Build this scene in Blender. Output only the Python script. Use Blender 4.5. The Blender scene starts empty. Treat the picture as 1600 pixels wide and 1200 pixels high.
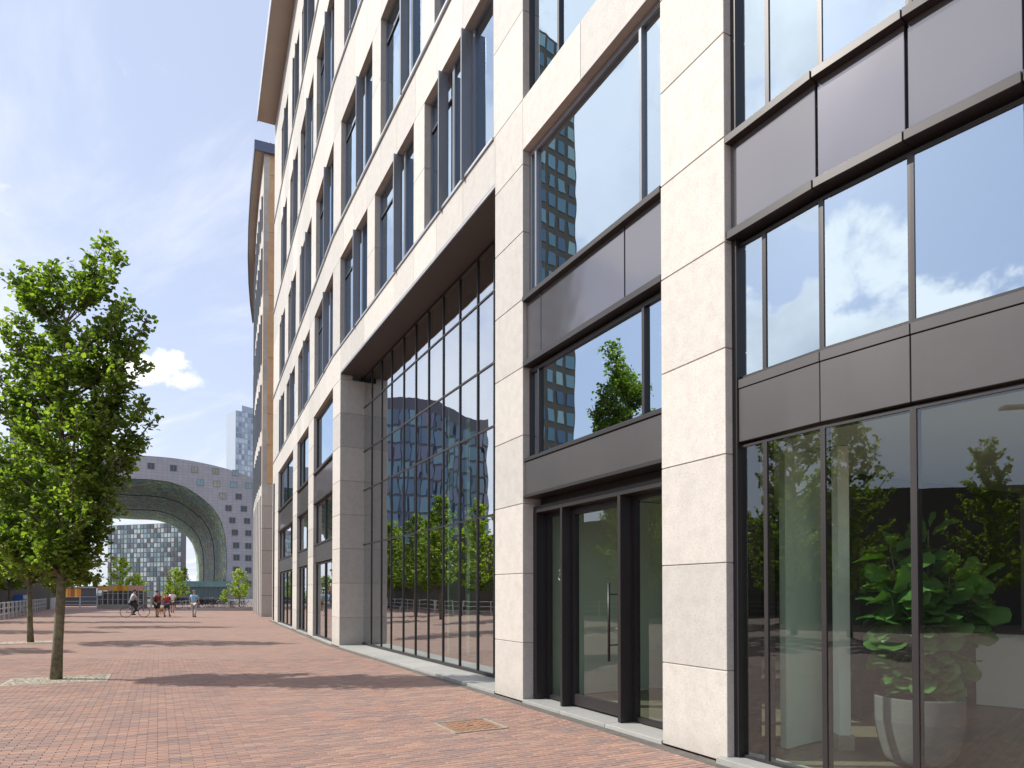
import bpy, bmesh, math, random
import numpy as np
from mathutils import Vector, Matrix
R = math.radians
random.seed(7); np.random.seed(7)
sc = bpy.context.scene
COL = sc.collection

# ------------------------------------------------------------------ camera
F, VH, PITCH, CAMZ = 1067.0, 926.0, R(1.0), 1.6
VC = VH - F*math.tan(PITCH)
cd = bpy.data.cameras.new('camera'); cam = bpy.data.objects.new('camera', cd); COL.objects.link(cam)
cam.location = (0, 0, CAMZ); cam.rotation_euler = (R(90)+PITCH, 0, 0)
cd.sensor_width = 36; cd.lens = 36*F/1600; cd.shift_y = (VC-600)/1600
cd.clip_start = 0.05; cd.clip_end = 5000
sc.camera = cam

# ------------------------------------------------------------------ light
SUN_EL = R(42); SUN = Vector((-1.0, 0.05, 0)).normalized()*math.cos(SUN_EL) + Vector((0, 0, math.sin(SUN_EL)))
sd = bpy.data.lights.new('sun', 'SUN'); sun = bpy.data.objects.new('sun', sd); COL.objects.link(sun)
sd.energy = 4.0; sd.angle = R(0.5); sd.color = (1, 0.945, 0.86)
sun.rotation_euler = SUN.to_track_quat('Z', 'Y').to_euler(); sun.location = (-20, 0, 30)
sc.view_settings.view_transform = 'Standard'; sc.view_settings.look = 'None'
sc.view_settings.gamma = 1; sc.view_settings.use_curve_mapping = False
sc.view_settings.exposure = 0.42
sc.render.engine = 'CYCLES'
cy = sc.cycles
cy.use_denoising = True
cy.max_bounces = 9; cy.diffuse_bounces = 3; cy.glossy_bounces = 5; cy.transmission_bounces = 6
cy.transparent_max_bounces = 16; cy.caustics_reflective = False; cy.caustics_refractive = False
cy.sample_clamp_indirect = 6

# node helper --------------------------------------------------------------
class NT:
    def __init__(s, tree): s.t = tree; s.n = tree.nodes; s.l = tree.links
    def new(s, typ, ins=None, **props):
        n = s.n.new(typ)
        for k, v in props.items(): setattr(n, k, v)
        for k, v in (ins or {}).items():
            sock = n.inputs[k]
            if isinstance(v, bpy.types.NodeSocket): s.l.new(v, sock)
            else: sock.default_value = v
        return n
    def math(s, op, a, b=0.0, c=0.0):
        return s.new('ShaderNodeMath', {0: a, 1: b, 2: c}, operation=op).outputs[0]
    def vmath(s, op, a, b=(0, 0, 0)):
        return s.new('ShaderNodeVectorMath', {0: a, 1: b}, operation=op)
    def mix(s, f, a, b, blend='MIX'):
        n = s.n.new('ShaderNodeMix'); n.data_type = 'RGBA'; n.blend_type = blend
        for i, v in ((0, f), (6, a), (7, b)):
            if isinstance(v, bpy.types.NodeSocket): s.l.new(v, n.inputs[i])
            else: n.inputs[i].default_value = v if i == 0 else (*v[:3], 1)
        return n.outputs[2]
    def ramp(s, fac, stops, interp='LINEAR'):
        n = s.new('ShaderNodeValToRGB', {0: fac}); cr = n.color_ramp; cr.interpolation = interp
        while len(cr.elements) < len(stops): cr.elements.new(0.5)
        for e, (p, c) in zip(cr.elements, stops):
            e.position = p; e.color = (*c, 1) if len(c) == 3 else c
        return n.outputs[0]
    def noise(s, vec, scale, detail=3, rough=0.5, dist=0.0):
        return s.new('ShaderNodeTexNoise', {'Vector': vec, 'Scale': scale, 'Detail': detail, 'Roughness': rough, 'Distortion': dist}).outputs[0]

def ray(u, v):
    x = (u-800)/F; y = (VC-v)/F
    return Vector((x, math.cos(PITCH)-y*math.sin(PITCH), math.sin(PITCH)+y*math.cos(PITCH)))
def depth(u, v, Y):
    r = ray(u, v); t = Y/r.y
    return Vector((r.x*t, Y, CAMZ+r.z*t))
def ground(u, v, z=0.0):
    r = ray(u, v); t = (z-CAMZ)/r.z
    return Vector((r.x*t, r.y*t, z))
def onplane(u, v, p0, n):
    r = ray(u, v); t = (Vector(p0)-Vector((0, 0, CAMZ))).dot(n)/r.dot(n)
    return Vector((0, 0, CAMZ)) + r*t

# ------------------------------------------------------------------ world
w = bpy.data.worlds.new('World'); sc.world = w; w.use_nodes = True
N = NT(w.node_tree); w.node_tree.nodes.clear()
sky = N.new('ShaderNodeTexSky', sky_type='NISHITA', sun_disc=False, sun_elevation=SUN_EL,
            sun_rotation=math.atan2(SUN.x, SUN.y), air_density=1.15, dust_density=1.8, ozone_density=1.0, altitude=0)
tc = N.new('ShaderNodeTexCoord'); D = tc.outputs['Generated']
sep = N.new('ShaderNodeSeparateXYZ', {0: D}); zz = N.math('MAXIMUM', sep.outputs[2], 0.0)
zden = N.math('ADD', zz, 0.16)
plx = N.math('DIVIDE', sep.outputs[0], zden); ply = N.math('DIVIDE', sep.outputs[1], zden)
pl = N.new('ShaderNodeCombineXYZ', {0: plx, 1: ply, 2: 0.0}).outputs[0]
rot = N.new('ShaderNodeVectorRotate', {'Vector': pl, 'Angle': R(35)}, rotation_type='Z_AXIS').outputs[0]
st = N.vmath('MULTIPLY', rot, (0.55, 1.5, 1)).outputs[0]
c1 = N.noise(st, 1.1, 7, 0.62, 0.7)
c2 = N.noise(pl, 0.5, 4, 0.5, 0.3)
wis = N.new('ShaderNodeMapRange', {0: c1, 1: 0.42, 2: 0.64, 3: 0.0, 4: 1.0}, interpolation_type='SMOOTHSTEP').outputs[0]
wim = N.new('ShaderNodeMapRange', {0: c2, 1: 0.32, 2: 0.62, 3: 0.25, 4: 1.0}).outputs[0]
wisp = N.math('MULTIPLY', N.math('MULTIPLY', wis, wim), 0.95)
base = N.mix(1.0, sky.outputs[0], (0.84, 0.92, 1.10), 'MULTIPLY')
base = N.mix(0.52, base, (8.0, 8.8, 10.9))
hz = N.new('ShaderNodeMapRange', {0: sep.outputs[2], 1: 0.0, 2: 0.35, 3: 0.35, 4: 0.0}).outputs[0]
base = N.mix(hz, base, (8.8, 9.1, 9.8))
colr = N.mix(wisp, base, (9.3, 9.6, 10.6))
# cumulus heaps: direction, half width, half height
CUM = [((-0.545, 1, 0.322), .075, .026, .95), ((-.50, 1, .338), .030, .018, .8), ((-1.06, .19, .37), .22, .095, 1), ((-1.12, -.10, .39), .15, .12, 1), ((-1.13, -.36, .38), .15, .075, 1), ((-1.0, -0.85, .50), .20, .09, 1),
       ((-.2, -1, .35), .3, .1, 1), ((.9, -.8, .4), .3, .1, 1), ((1, .7, .35), .25, .08, 1), ((-.95, -.45, 1.25), .22, .13, .9), ((-1.05, .2, .82), .17, .10, .9), ((-.92, .46, .66), .38, .22, .55), ((-1.1, -.5, .85), .35, .15, .5)]
dn = N.vmath('NORMALIZE', D).outputs[0]
nz = N.noise(dn, 7.5, 9, 0.56, 0.25)
nzf = N.noise(dn, 26, 9, 0.6, 0.3)
nz2 = N.noise(N.vmath('ADD', dn, (3.1, 0, 0.05)).outputs[0], 4.5, 6, 0.55, 0.1)
cm = None; sh = None
for dd, hw, hh, op in CUM:
    d = Vector(dd).normalized(); side = Vector((-d.y, d.x, 0)).normalized(); up = d.cross(side); up = up if up.z > 0 else -up
    a = N.math('DIVIDE', N.vmath('DOT_PRODUCT', dn, side).outputs['Value'], hw)
    b0 = N.math('DIVIDE', N.math('SUBTRACT', N.vmath('DOT_PRODUCT', dn, up).outputs['Value'], 0.0), hh)
    b = N.math('MULTIPLY', b0, N.new('ShaderNodeMapRange', {0: b0, 1: -.3, 2: 0.0, 3: 1.7, 4: 1.0}).outputs[0])
    rr = N.math('ADD', N.math('MULTIPLY', a, a), N.math('MULTIPLY', b, b))
    front = N.math('GREATER_THAN', N.vmath('DOT_PRODUCT', dn, tuple(d)).outputs['Value'], 0.0)
    m = N.math('MULTIPLY', N.new('ShaderNodeMapRange', {0: N.math('ADD', N.math('MULTIPLY', N.math('SUBTRACT', nzf if hw < .09 else nz, 0.50 if hw < .09 else 0.48), 4.5 if hw < .09 else 5.0), N.math('SUBTRACT', 0.9, rr)), 1: -.25 if hw < .09 else 0.0, 2: 1.1 if hw < .09 else 0.5, 3: 0.0, 4: 1.0}, interpolation_type='SMOOTHSTEP').outputs[0], front)
    m = N.math('MULTIPLY', m, N.new('ShaderNodeMapRange', {0: rr, 1: 1.2, 2: 2.2, 3: 1.0*op, 4: 0.0}).outputs[0])
    s_ = N.math('MULTIPLY', N.new('ShaderNodeMapRange', {0: N.math('ADD', b0, N.math('MULTIPLY', N.math('SUBTRACT', nz2, .5), 5.0)), 1: 0.5, 2: -1.1, 3: 0.0, 4: 1.0}).outputs[0], m)
    cm = m if cm is None else N.math('MAXIMUM', cm, m)
    sh = s_ if sh is None else N.math('MAXIMUM', sh, s_)
ccol = N.mix(N.math('MULTIPLY', sh, 0.8), (15.5, 15.2, 14.8), (5.2, 6.0, 7.4))
colr = N.mix(N.math('MULTIPLY', cm, 0.93), colr, ccol)
bg = N.new('ShaderNodeBackground', {0: colr, 1: 0.088})
N.new('ShaderNodeOutputWorld', {0: bg.outputs[0]})

# ------------------------------------------------------------------ materials
M = {}
def mat(name, col=(.5, .5, .5), rough=.6, metal=0., spec=.5, noise=0., nscale=5., bump=0., bscale=40., coat=0., vstreak=0., tint=None, detail=5):
    m = bpy.data.materials.new(name); m.use_nodes = True; t = m.node_tree; t.nodes.clear(); n = NT(t)
    g = n.new('ShaderNodeNewGeometry').outputs['Position']
    c = (*col, 1)
    if noise:
        nn = n.noise(g, nscale, detail, .6)
        nn2 = n.noise(g, nscale*.13, 3, .6)
        f = n.math('ADD', n.math('MULTIPLY', nn, .6), n.math('MULTIPLY', nn2, .4))
        lo = tuple(x*(1-noise) for x in col); hi = tuple(min(1, x*(1+noise)) for x in (tint or col))
        c = n.ramp(f, [(.32, lo), (.68, hi)])
    if vstreak:
        sv = n.vmath('MULTIPLY', g, (3.0, 3.0, .35)).outputs[0]
        c = n.mix(n.math('MULTIPLY', n.new('ShaderNodeMapRange', {0: n.noise(sv, 1.6, 5, .6), 1: .5, 2: .75, 3: 0., 4: 1.}).outputs[0], vstreak), c, tuple(x*.55 for x in col))
    p = n.new('ShaderNodeBsdfPrincipled', {'Base Color': c, 'Roughness': rough, 'Metallic': metal, 'Specular IOR Level': spec, 'Coat Weight': coat})
    if rough > .1 and noise:
        rr = n.math('ADD', rough-.06, n.math('MULTIPLY', n.noise(g, nscale*.5, 3), .12)); n.l.new(rr, p.inputs['Roughness'])
    if bump:
        b = n.new('ShaderNodeBump', {'Height': n.noise(g, bscale, 4, .6), 'Strength': bump, 'Distance': .02}); n.l.new(b.outputs[0], p.inputs['Normal'])
    n.new('ShaderNodeOutputMaterial', {0: p.outputs[0]})
    M[name] = m; return m

def stone_mat(name, col, darker):
    m = bpy.data.materials.new(name); m.use_nodes = True; t = m.node_tree; t.nodes.clear(); n = NT(t)
    g = n.new('ShaderNodeNewGeometry').outputs['Position']; oi = n.new('ShaderNodeObjectInfo').outputs['Random']
    fine = n.noise(g, 70, 4, .8); mid = n.noise(g, 7, 5, .6); big = n.noise(g, .5, 3, .6)
    c = n.ramp(fine, [(.30, darker), (.46, col), (.7, tuple(min(1, x*1.10) for x in col))])
    c = n.mix(n.new('ShaderNodeMapRange', {0: mid, 1: .4, 2: .75, 3: 0., 4: .30}).outputs[0], c, darker)
    val = n.math('ADD', .84, n.math('MULTIPLY', oi, .22))
    c = n.mix(1., c, n.new('ShaderNodeCombineXYZ', {0: val, 1: n.math('ADD', n.math('MULTIPLY', val, .9), .095), 2: n.math('ADD', n.math('MULTIPLY', val, .8), .19)}).outputs[0], 'MULTIPLY')
    sv = n.vmath('MULTIPLY', g, (4.0, 4.0, .25)).outputs[0]
    c = n.mix(n.new('ShaderNodeMapRange', {0: n.noise(sv, 1.2, 5, .65), 1: .52, 2: .8, 3: 0., 4: .15}).outputs[0], c, tuple(x*.6 for x in col))
    z = n.new('ShaderNodeSeparateXYZ', {0: g}).outputs[2]
    low = n.math('MULTIPLY', n.new('ShaderNodeMapRange', {0: z, 1: .0, 2: .35, 3: .55, 4: 0.}).outputs[0], n.noise(g, 9, 4, .7))
    c = n.mix(low, c, (.28, .24, .19))
    p = n.new('ShaderNodeBsdfPrincipled', {'Base Color': c, 'Roughness': .62, 'Specular IOR Level': .35})
    b = n.new('ShaderNodeBump', {'Height': fine, 'Strength': .12, 'Distance': .01}); n.l.new(b.outputs[0], p.inputs['Normal'])
    n.new('ShaderNodeOutputMaterial', {0: p.outputs[0]}); M[name] = m
stone_mat('stone', (.57, .545, .505), (.33, .31, .285))
stone_mat('stone_dark', (.47, .43, .39), (.32, .29, .26))
stone_mat('plinth', (.40, .41, .40), (.26, .27, .27))
mat('stone_warm', (.58, .36, .19), .6, noise=.14, nscale=2.5)
mat('bronze_metal', (.038, .035, .036), .42, metal=.35, noise=.12, nscale=1.2, bump=.02, bscale=3)
mat('panel_metal', (.082, .078, .080), .40, metal=.30, noise=.10, nscale=1.4, vstreak=.12, bump=.015, bscale=2)
mat('black_metal', (.022, .020, .022), .38, noise=.2, nscale=2)
mat('steel', (.45, .46, .48), .35, metal=.9, noise=.1, nscale=3)
mat('fin_metal', (.25, .27, .30), .32, metal=.35, noise=.10, nscale=1.5, vstreak=.25)
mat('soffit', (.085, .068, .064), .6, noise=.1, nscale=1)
mat('roof_soffit', (.46, .38, .32), .6, noise=.08, nscale=1.)
mat('roof_edge', (.09, .12, .19), .4)
mat('int_wall', (.62, .66, .60), .8, noise=.04, nscale=1.5)
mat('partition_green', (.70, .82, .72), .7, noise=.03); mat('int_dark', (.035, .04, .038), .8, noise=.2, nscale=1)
mat('int_floor', (.20, .165, .12), .35, noise=.15, nscale=1.5)
mat('int_white', (.78, .80, .76), .5, noise=.03, nscale=1)
mat('ceiling_int', (.58, .60, .58), .9)
mat('blind', (.42, .45, .45), .8)

def glass_mat(name, refl, trans, wav=.012, gl=(1, 1, 1), power=5.0):
    m = bpy.data.materials.new(name); m.use_nodes = True; t = m.node_tree; t.nodes.clear(); n = NT(t)
    lw = n.new('ShaderNodeLayerWeight', {'Blend': .5}).outputs['Facing']
    fr = n.math('ADD', refl, n.math('MULTIPLY', n.math('POWER', lw, power), 1-refl))
    g = n.new('ShaderNodeNewGeometry').outputs['Position']
    b = n.new('ShaderNodeBump', {'Height': n.noise(g, .9, 2, .5), 'Strength': 1.0, 'Distance': wav})
    gs = n.new('ShaderNodeBsdfGlossy', {'Color': (*gl, 1), 'Roughness': .0, 'Normal': b.outputs[0]})
    tr = n.new('ShaderNodeBsdfTransparent', {'Color': (*trans, 1)})
    mx = n.new('ShaderNodeMixShader', {0: fr, 1: tr.outputs[0], 2: gs.outputs[0]})
    bk_ = n.new('ShaderNodeNewGeometry').outputs['Backfacing']; t2 = n.new('ShaderNodeBsdfTransparent', {'Color': (1, 1, 1, 1)})
    mx = n.new('ShaderNodeMixShader', {0: bk_, 1: mx.outputs[0], 2: t2.outputs[0]})
    n.new('ShaderNodeOutputMaterial', {0: mx.outputs[0]}); M[name] = m
glass_mat('glass_clear', .115, (.84, .95, .88), .0015, (.86, .94, 1.0), 3.0)
glass_mat('glass_coated', .58, (.34, .46, .46), .0018, (.74, .88, 1.0), 3.5)
glass_mat('glass_upper', .36, (.30, .40, .46), .004, (.66, .82, 1.0), 2.5)
glass_mat('glass_portal', .56, (.50, .68, .58), .003, (.94, .98, 1.0), 3.0)
glass_mat('glass_far', .40, (.30, .38, .42), .004, (.75, .9, 1))
def spandrel_mat():
    m = bpy.data.materials.new('spandrel_glass'); m.use_nodes = True; t = m.node_tree; t.nodes.clear(); n = NT(t)
    g = n.new('ShaderNodeNewGeometry').outputs['Position']
    b = n.new('ShaderNodeBump', {'Height': n.noise(g, .9, 2, .5), 'Strength': 1.0, 'Distance': .006})
    df = n.new('ShaderNodeBsdfDiffuse', {'Color': (.075, .072, .075, 1)})
    gs = n.new('ShaderNodeBsdfGlossy', {'Color': (.97, .95, 1, 1), 'Roughness': .09, 'Normal': b.outputs[0]})
    mx = n.new('ShaderNodeMixShader', {0: .21, 1: df.outputs[0], 2: gs.outputs[0]})
    n.new('ShaderNodeOutputMaterial', {0: mx.outputs[0]}); M['spandrel_glass'] = m
spandrel_mat()

def leaf_mat(name, lo, hi, trans=.4):
    m = bpy.data.materials.new(name); m.use_nodes = True; t = m.node_tree; t.nodes.clear(); n = NT(t)
    rnd = n.new('ShaderNodeNewGeometry').outputs['Random Per Island']
    c = n.ramp(rnd, [(0, lo), (.6, tuple((a+b)/2 for a, b in zip(lo, hi))), (1, hi)])
    p = n.new('ShaderNodeBsdfPrincipled', {'Base Color': c, 'Roughness': .42, 'Specular IOR Level': .4})
    tl = n.new('ShaderNodeBsdfTranslucent', {'Color': n.mix(1., c, (2.3, 2.5, .8), 'MULTIPLY')})
    mx = n.new('ShaderNodeMixShader', {0: trans, 1: p.outputs[0], 2: tl.outputs[0]})
    n.new('ShaderNodeOutputMaterial', {0: mx.outputs[0]}); M[name] = m
leaf_mat('leaf', (.045, .085, .018), (.20, .27, .05), .5)
leaf_mat('leaf_backlit', (.09, .14, .02), (.28, .34, .05), .55)  # lighter leaf copy: sun shining through the far crowns is put into its colour
leaf_mat('leaf_young', (.17, .23, .04), (.34, .38, .08), .5)
leaf_mat('leaf_fig', (.035, .095, .025), (.12, .24, .055), .12)
mat('bark', (.105, .085, .06), .9, noise=.45, nscale=14, bump=.7, bscale=45, tint=(.16, .15, .09))
mat('bark_dark', (.06, .048, .036), .9, noise=.3, nscale=20, bump=.5, bscale=60)
mat('pot', (.12, .115, .12), .75, noise=.08, nscale=8, bump=.15, bscale=60)
mat('soil', (.06, .045, .035), .95, noise=.3, nscale=30)
mat('rust_iron', (.28, .15, .09), .75, noise=.3, nscale=25, bump=.3, bscale=120)
mat('cover_frame', (.30, .28, .22), .7, noise=.2, nscale=20)
mat('gravel_pale', (.40, .355, .285), .9, noise=.18, nscale=12, bump=.4, bscale=60)
mat('gutter', (.14, .13, .115), .9, noise=.35, nscale=40, bump=.8, bscale=90)
mat('asphalt', (.16, .15, .145), .9, noise=.2, nscale=3)
mat('bed', (.20, .125, .09), .95, noise=.35, nscale=20)
mat('skin', (.42, .24, .16), .55)
for nm, c in dict(shirt_grey=(.42, .45, .52), shirt_red=(.30, .025, .045), shirt_white=(.72, .72, .74), shirt_blue=(.20, .42, .58), cloth_black=(.018, .018, .022),
                  trousers_grey=(.40, .38, .38), shorts_grey=(.07, .08, .10), hair_dark=(.03, .022, .018), hair_grey=(.22, .19, .16), shoe=(.10, .08, .07), fur=(.35, .20, .09),
                  rubber=(.02, .02, .02), blue_paint=(.02, .07, .30), white_paint=(.75, .76, .78), orange_panel=(.62, .22, .04), yellow_panel=(.68, .42, .06), dark_panel=(.05, .05, .06),
                  red_tile=(.36, .10, .05), concrete=(.33, .32, .29), awning_green=(.08, .13, .05), silver=(.5, .51, .53), peach=(.62, .36, .26)).items():
    mat(nm, c, .6, noise=.10, nscale=6)

# paving: one brick pattern in facade-aligned coordinates, shared by sheet and modelled bricks
PA = math.atan2(.4592, .8883)      # facade turns this much from +Y
BW, BH = .20, .070
def paving_mat(name, mortar):
    m = bpy.data.materials.new(name); m.use_nodes = True; t = m.node_tree; t.nodes.clear(); n = NT(t)
    g = n.new('ShaderNodeNewGeometry').outputs['Position']
    loc = n.new('ShaderNodeVectorRotate', {'Vector': g, 'Angle': -PA}, rotation_type='Z_AXIS').outputs[0]
    loc = n.vmath('ADD', loc, (200, 140, 0)).outputs[0]
    br = n.new('ShaderNodeTexBrick', {'Vector': loc, 'Color1': (0, 0, 0, 1), 'Color2': (1, 1, 1, 1), 'Mortar': (.5, .5, .5, 1), 'Scale': 1.0, 'Mortar Size': .004 if mortar else 0.0,
                                      'Mortar Smooth': .3, 'Bias': 0., 'Brick Width': BW, 'Row Height': BH}, offset=.5, offset_frequency=2)
    c = n.ramp(br.outputs[0], [(0, (.17, .13, .13)), (.22, (.26, .145, .125)), (.5, (.33, .17, .13)), (.8, (.39, .205, .15)), (1, (.43, .27, .19))])
    # runs of darker bluish bricks laid side by side
    cell = n.vmath('MULTIPLY', n.vmath('FLOOR', n.vmath('DIVIDE', loc, (BW*2.5, BH, 1)).outputs[0]).outputs[0], (.55, .23, 0)).outputs[0]
    run = n.noise(cell, 1.0, 3, .7)
    c = n.mix(n.new('ShaderNodeMapRange', {0: run, 1: .50, 2: .64, 3: 0., 4: .7}).outputs[0], c, (.15, .12, .13))
    c = n.mix(n.new('ShaderNodeMapRange', {0: run, 1: .42, 2: .30, 3: 0., 4: .5}).outputs[0], c, (.48, .255, .17))
    c = n.mix(n.math('MULTIPLY', n.noise(g, 45, 4, .7), .5), c, (.42, .34, .29))
    big = n.noise(n.vmath('MULTIPLY', loc, (.35, 1.0, 1)).outputs[0], .5, 5, .6)
    c = n.mix(n.new('ShaderNodeMapRange', {0: big, 1: .35, 2: .7, 3: .05, 4: .42}).outputs[0], c, (.40, .29, .235))
    c = n.mix(n.new('ShaderNodeMapRange', {0: n.noise(g, .33, 4, .6), 1: .55, 2: .8, 3: 0., 4: .35}).outputs[0], c, (.20, .13, .11))
    vo = n.new('ShaderNodeTexVoronoi', {'Vector': g, 'Scale': 2.3}).outputs['Distance']
    c = n.mix(n.new('ShaderNodeMapRange', {0: vo, 1: .045, 2: .035, 3: 0., 4: .5}).outputs[0], c, (.13, .11, .10))
    if mortar: c = n.mix(br.outputs[1], c, (.20, .15, .11))
    p = n.new('ShaderNodeBsdfPrincipled', {'Base Color': n.mix(1., c, (.90, .875, .87), 'MULTIPLY'), 'Roughness': .78, 'Specular IOR Level': .3})
    h = n.noise(g, 60, 3, .6)
    if mortar: h = n.math('SUBTRACT', n.math('MULTIPLY', h, .3), br.outputs[1])
    b = n.new('ShaderNodeBump', {'Height': h, 'Strength': .45, 'Distance': .006}); n.l.new(b.outputs[0], p.inputs['Normal'])
    n.new('ShaderNodeOutputMaterial', {0: p.outputs[0]}); M[name] = m
paving_mat('paving', True); paving_mat('brick', False)

# ------------------------------------------------------------------ object helpers
def tag(o, label=None, cat=None, group=None, kind=None):
    for k, v in (('label', label), ('category', cat), ('group', group), ('kind', kind)):
        if v: o[k] = v
    return o
def wloc(p):
    v = Vector((0, 0, 0))
    while p is not None: v += p.location; p = p.parent
    return v
def empty(name, loc, label=None, cat=None, group=None, kind=None):
    o = bpy.data.objects.new(name, None); COL.objects.link(o); o.location = loc; o.empty_display_size = .2
    return tag(o, label, cat, group, kind)
def mesh_obj(name, verts, faces, m, parent=None, smooth=False, origin=None):
    me = bpy.data.meshes.new(name); V = np.array(verts, float)
    if origin is None:
        c = (V.max(0)+V.min(0))/2; c[2] = V[:, 2].min()
    else: c = np.array(origin, float)
    me.from_pydata((V-c).tolist(), [], faces); me.validate()
    if smooth: me.polygons.foreach_set('use_smooth', [True]*len(me.polygons))
    if m is not None: me.materials.append(M[m] if isinstance(m, str) else m)
    o = bpy.data.objects.new(name, me); COL.objects.link(o)
    if parent is not None:
        o.parent = parent; o.location = Vector(c)-wloc(parent)
    else: o.location = Vector(c)
    return o
BF = [(0, 3, 2, 1), (4, 5, 6, 7), (0, 1, 5, 4), (1, 2, 6, 5), (2, 3, 7, 6), (3, 0, 4, 7)]
class MB:
    """collects solids into one mesh"""
    def __init__(s): s.v = []; s.f = []
    def add(s, v, f): k = len(s.v); s.v += [tuple(x) for x in v]; s.f += [tuple(i+k for i in q) for q in f]; return s
    def quadbox(s, p, z0, z1):
        s.add([(x, y, z0) for x, y in p]+[(x, y, z1) for x, y in p], BF); return s
    def box(s, x0, x1, y0, y1, z0, z1): return s.quadbox([(x0, y0), (x1, y0), (x1, y1), (x0, y1)], z0, z1)
    def prism(s, p, z0, z1):
        n = len(p); s.add([(x, y, z0) for x, y in p]+[(x, y, z1) for x, y in p],
              [tuple(range(n))[::-1], tuple(range(n, 2*n))]+[(i, (i+1) % n, n+(i+1) % n, n+i) for i in range(n)]); return s
    def tube(s, pts, rad, n=8, cap=True):
        pts = [Vector(p) for p in pts]; k = len(pts); rad = rad if isinstance(rad, (list, tuple)) else [rad]*k
        V = []; prev = None
        for i, p in enumerate(pts):
            d = (pts[min(i+1, k-1)]-pts[max(i-1, 0)])
            d = d.normalized() if d.length > 1e-9 else Vector((0, 0, 1))
            a = prev if prev is not None else (Vector((1, 0, 0)) if abs(d.x) < .9 else Vector((0, 1, 0)))
            x = (a-d*a.dot(d)).normalized(); y = d.cross(x); prev = x
            for j in range(n):
                t = 2*math.pi*j/n; V.append(p+(x*math.cos(t)+y*math.sin(t))*rad[i])
        Fc = [(i*n+j, i*n+(j+1) % n, (i+1)*n+(j+1) % n, (i+1)*n+j) for i in range(k-1) for j in range(n)]
        if cap: Fc += [tuple(range(n))[::-1], tuple(range((k-1)*n, k*n))]
        return s.add(V, Fc)
    def lathe(s, cx, cy, prof, n=24, closed=True):
        V = []; k = len(prof)
        for r, z in prof:
            for j in range(n):
                t = 2*math.pi*j/n; V.append((cx+r*math.cos(t), cy+r*math.sin(t), z))
        Fc = [(i*n+j, i*n+(j+1) % n, (i+1)*n+(j+1) % n, (i+1)*n+j) for i in range(k-1) for j in range(n)]
        if closed: Fc += [tuple(range(n))[::-1], tuple(range((k-1)*n, k*n))]
        return s.add(V, Fc)
    def ball(s, c, r, n=10, m=7):
        r = r if isinstance(r, (tuple, list)) else (r, r, r); V = []
        for i in range(m+1):
            a = math.pi*i/m
            for j in range(n):
                t = 2*math.pi*j/n
                V.append((c[0]+r[0]*math.sin(a)*math.cos(t), c[1]+r[1]*math.sin(a)*math.sin(t), c[2]-r[2]*math.cos(a)))
        return s.add(V, [(i*n+j, i*n+(j+1) % n, (i+1)*n+(j+1) % n, (i+1)*n+j) for i in range(m) for j in range(n)])
    def build(s, name, m, parent=None, smooth=False, origin=None): return mesh_obj(name, s.v, s.f, m, parent, smooth, origin)

def bevel_obj(o, w=.006, seg=1):
    bm = bmesh.new(); bm.from_mesh(o.data)
    bmesh.ops.bevel(bm, geom=list(bm.edges), offset=w, segments=seg, affect='EDGES', clamp_overlap=True)
    bm.to_mesh(o.data); bm.free(); return o

class Seg:
    """straight stretch of facade: o2 = origin, slope = dX/dY; s runs away from the camera, off runs into the building"""
    def __init__(s, pt, slope):
        L = math.hypot(slope, 1); s.d = Vector((slope/L, 1/L)); s.n = Vector((1/L, -slope/L)); s.o = Vector(pt)
    def p(s, t, off=0.): return s.o+s.d*t+s.n*off
    def at(s, u, off=0.):
        k = (u-800)/F*1.0003; q = s.o+s.n*off
        return (k*q.y-q.x)/(s.d.x-k*s.d.y)
    def z(s, u, v, off=0.):
        """height of a point of the plane seen at pixel u, v"""
        q = s.o+s.n*off; r = ray(u, v); t = (q.x*s.n.x+q.y*s.n.y)/(r.x*s.n.x+r.y*s.n.y)
        return CAMZ+r.z*t
    def quad(s, s0, s1, o0, o1): return [tuple(s.p(s0, o0)), tuple(s.p(s0, o1)), tuple(s.p(s1, o1)), tuple(s.p(s1, o0))]
    def box(s, mb, s0, s1, o0, o1, z0, z1): mb.quadbox(s.quad(s0, s1, o0, o1), z0, z1); return mb
    def obj(s, name, m, parent, s0, s1, o0, o1, z0, z1, bev=0.):
        o = s.box(MB(), s0, s1, o0, o1, z0, z1).build(name, m, parent)
        if bev: bevel_obj(o, bev)
        return o
A = Seg((5.29, 0), -.517)
sAB = A.at(519.0)
pAB = A.p(sAB)
B = Seg(tuple(pAB), -.455)
if __name__ == '__main__': pass

# ------------------------------------------------------------------ ground
g = MB().box(-1500, 1500, -1200, 2500, -1.0, -.02).build('ground', 'asphalt'); tag(g, kind='structure')
rotm = Matrix.Rotation(PA, 2)
pav_root = mesh_obj('pavement', [(-75, -14, -.004), (14, -14, -.004), (14, 4, -.004), (9, 20, -.004), (-25, 85, -.004), (-75, 85, -.004)], [(0, 1, 2, 3, 4, 5)], 'paving', origin=(0, 0, 0)); tag(pav_root, kind='structure')
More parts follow.
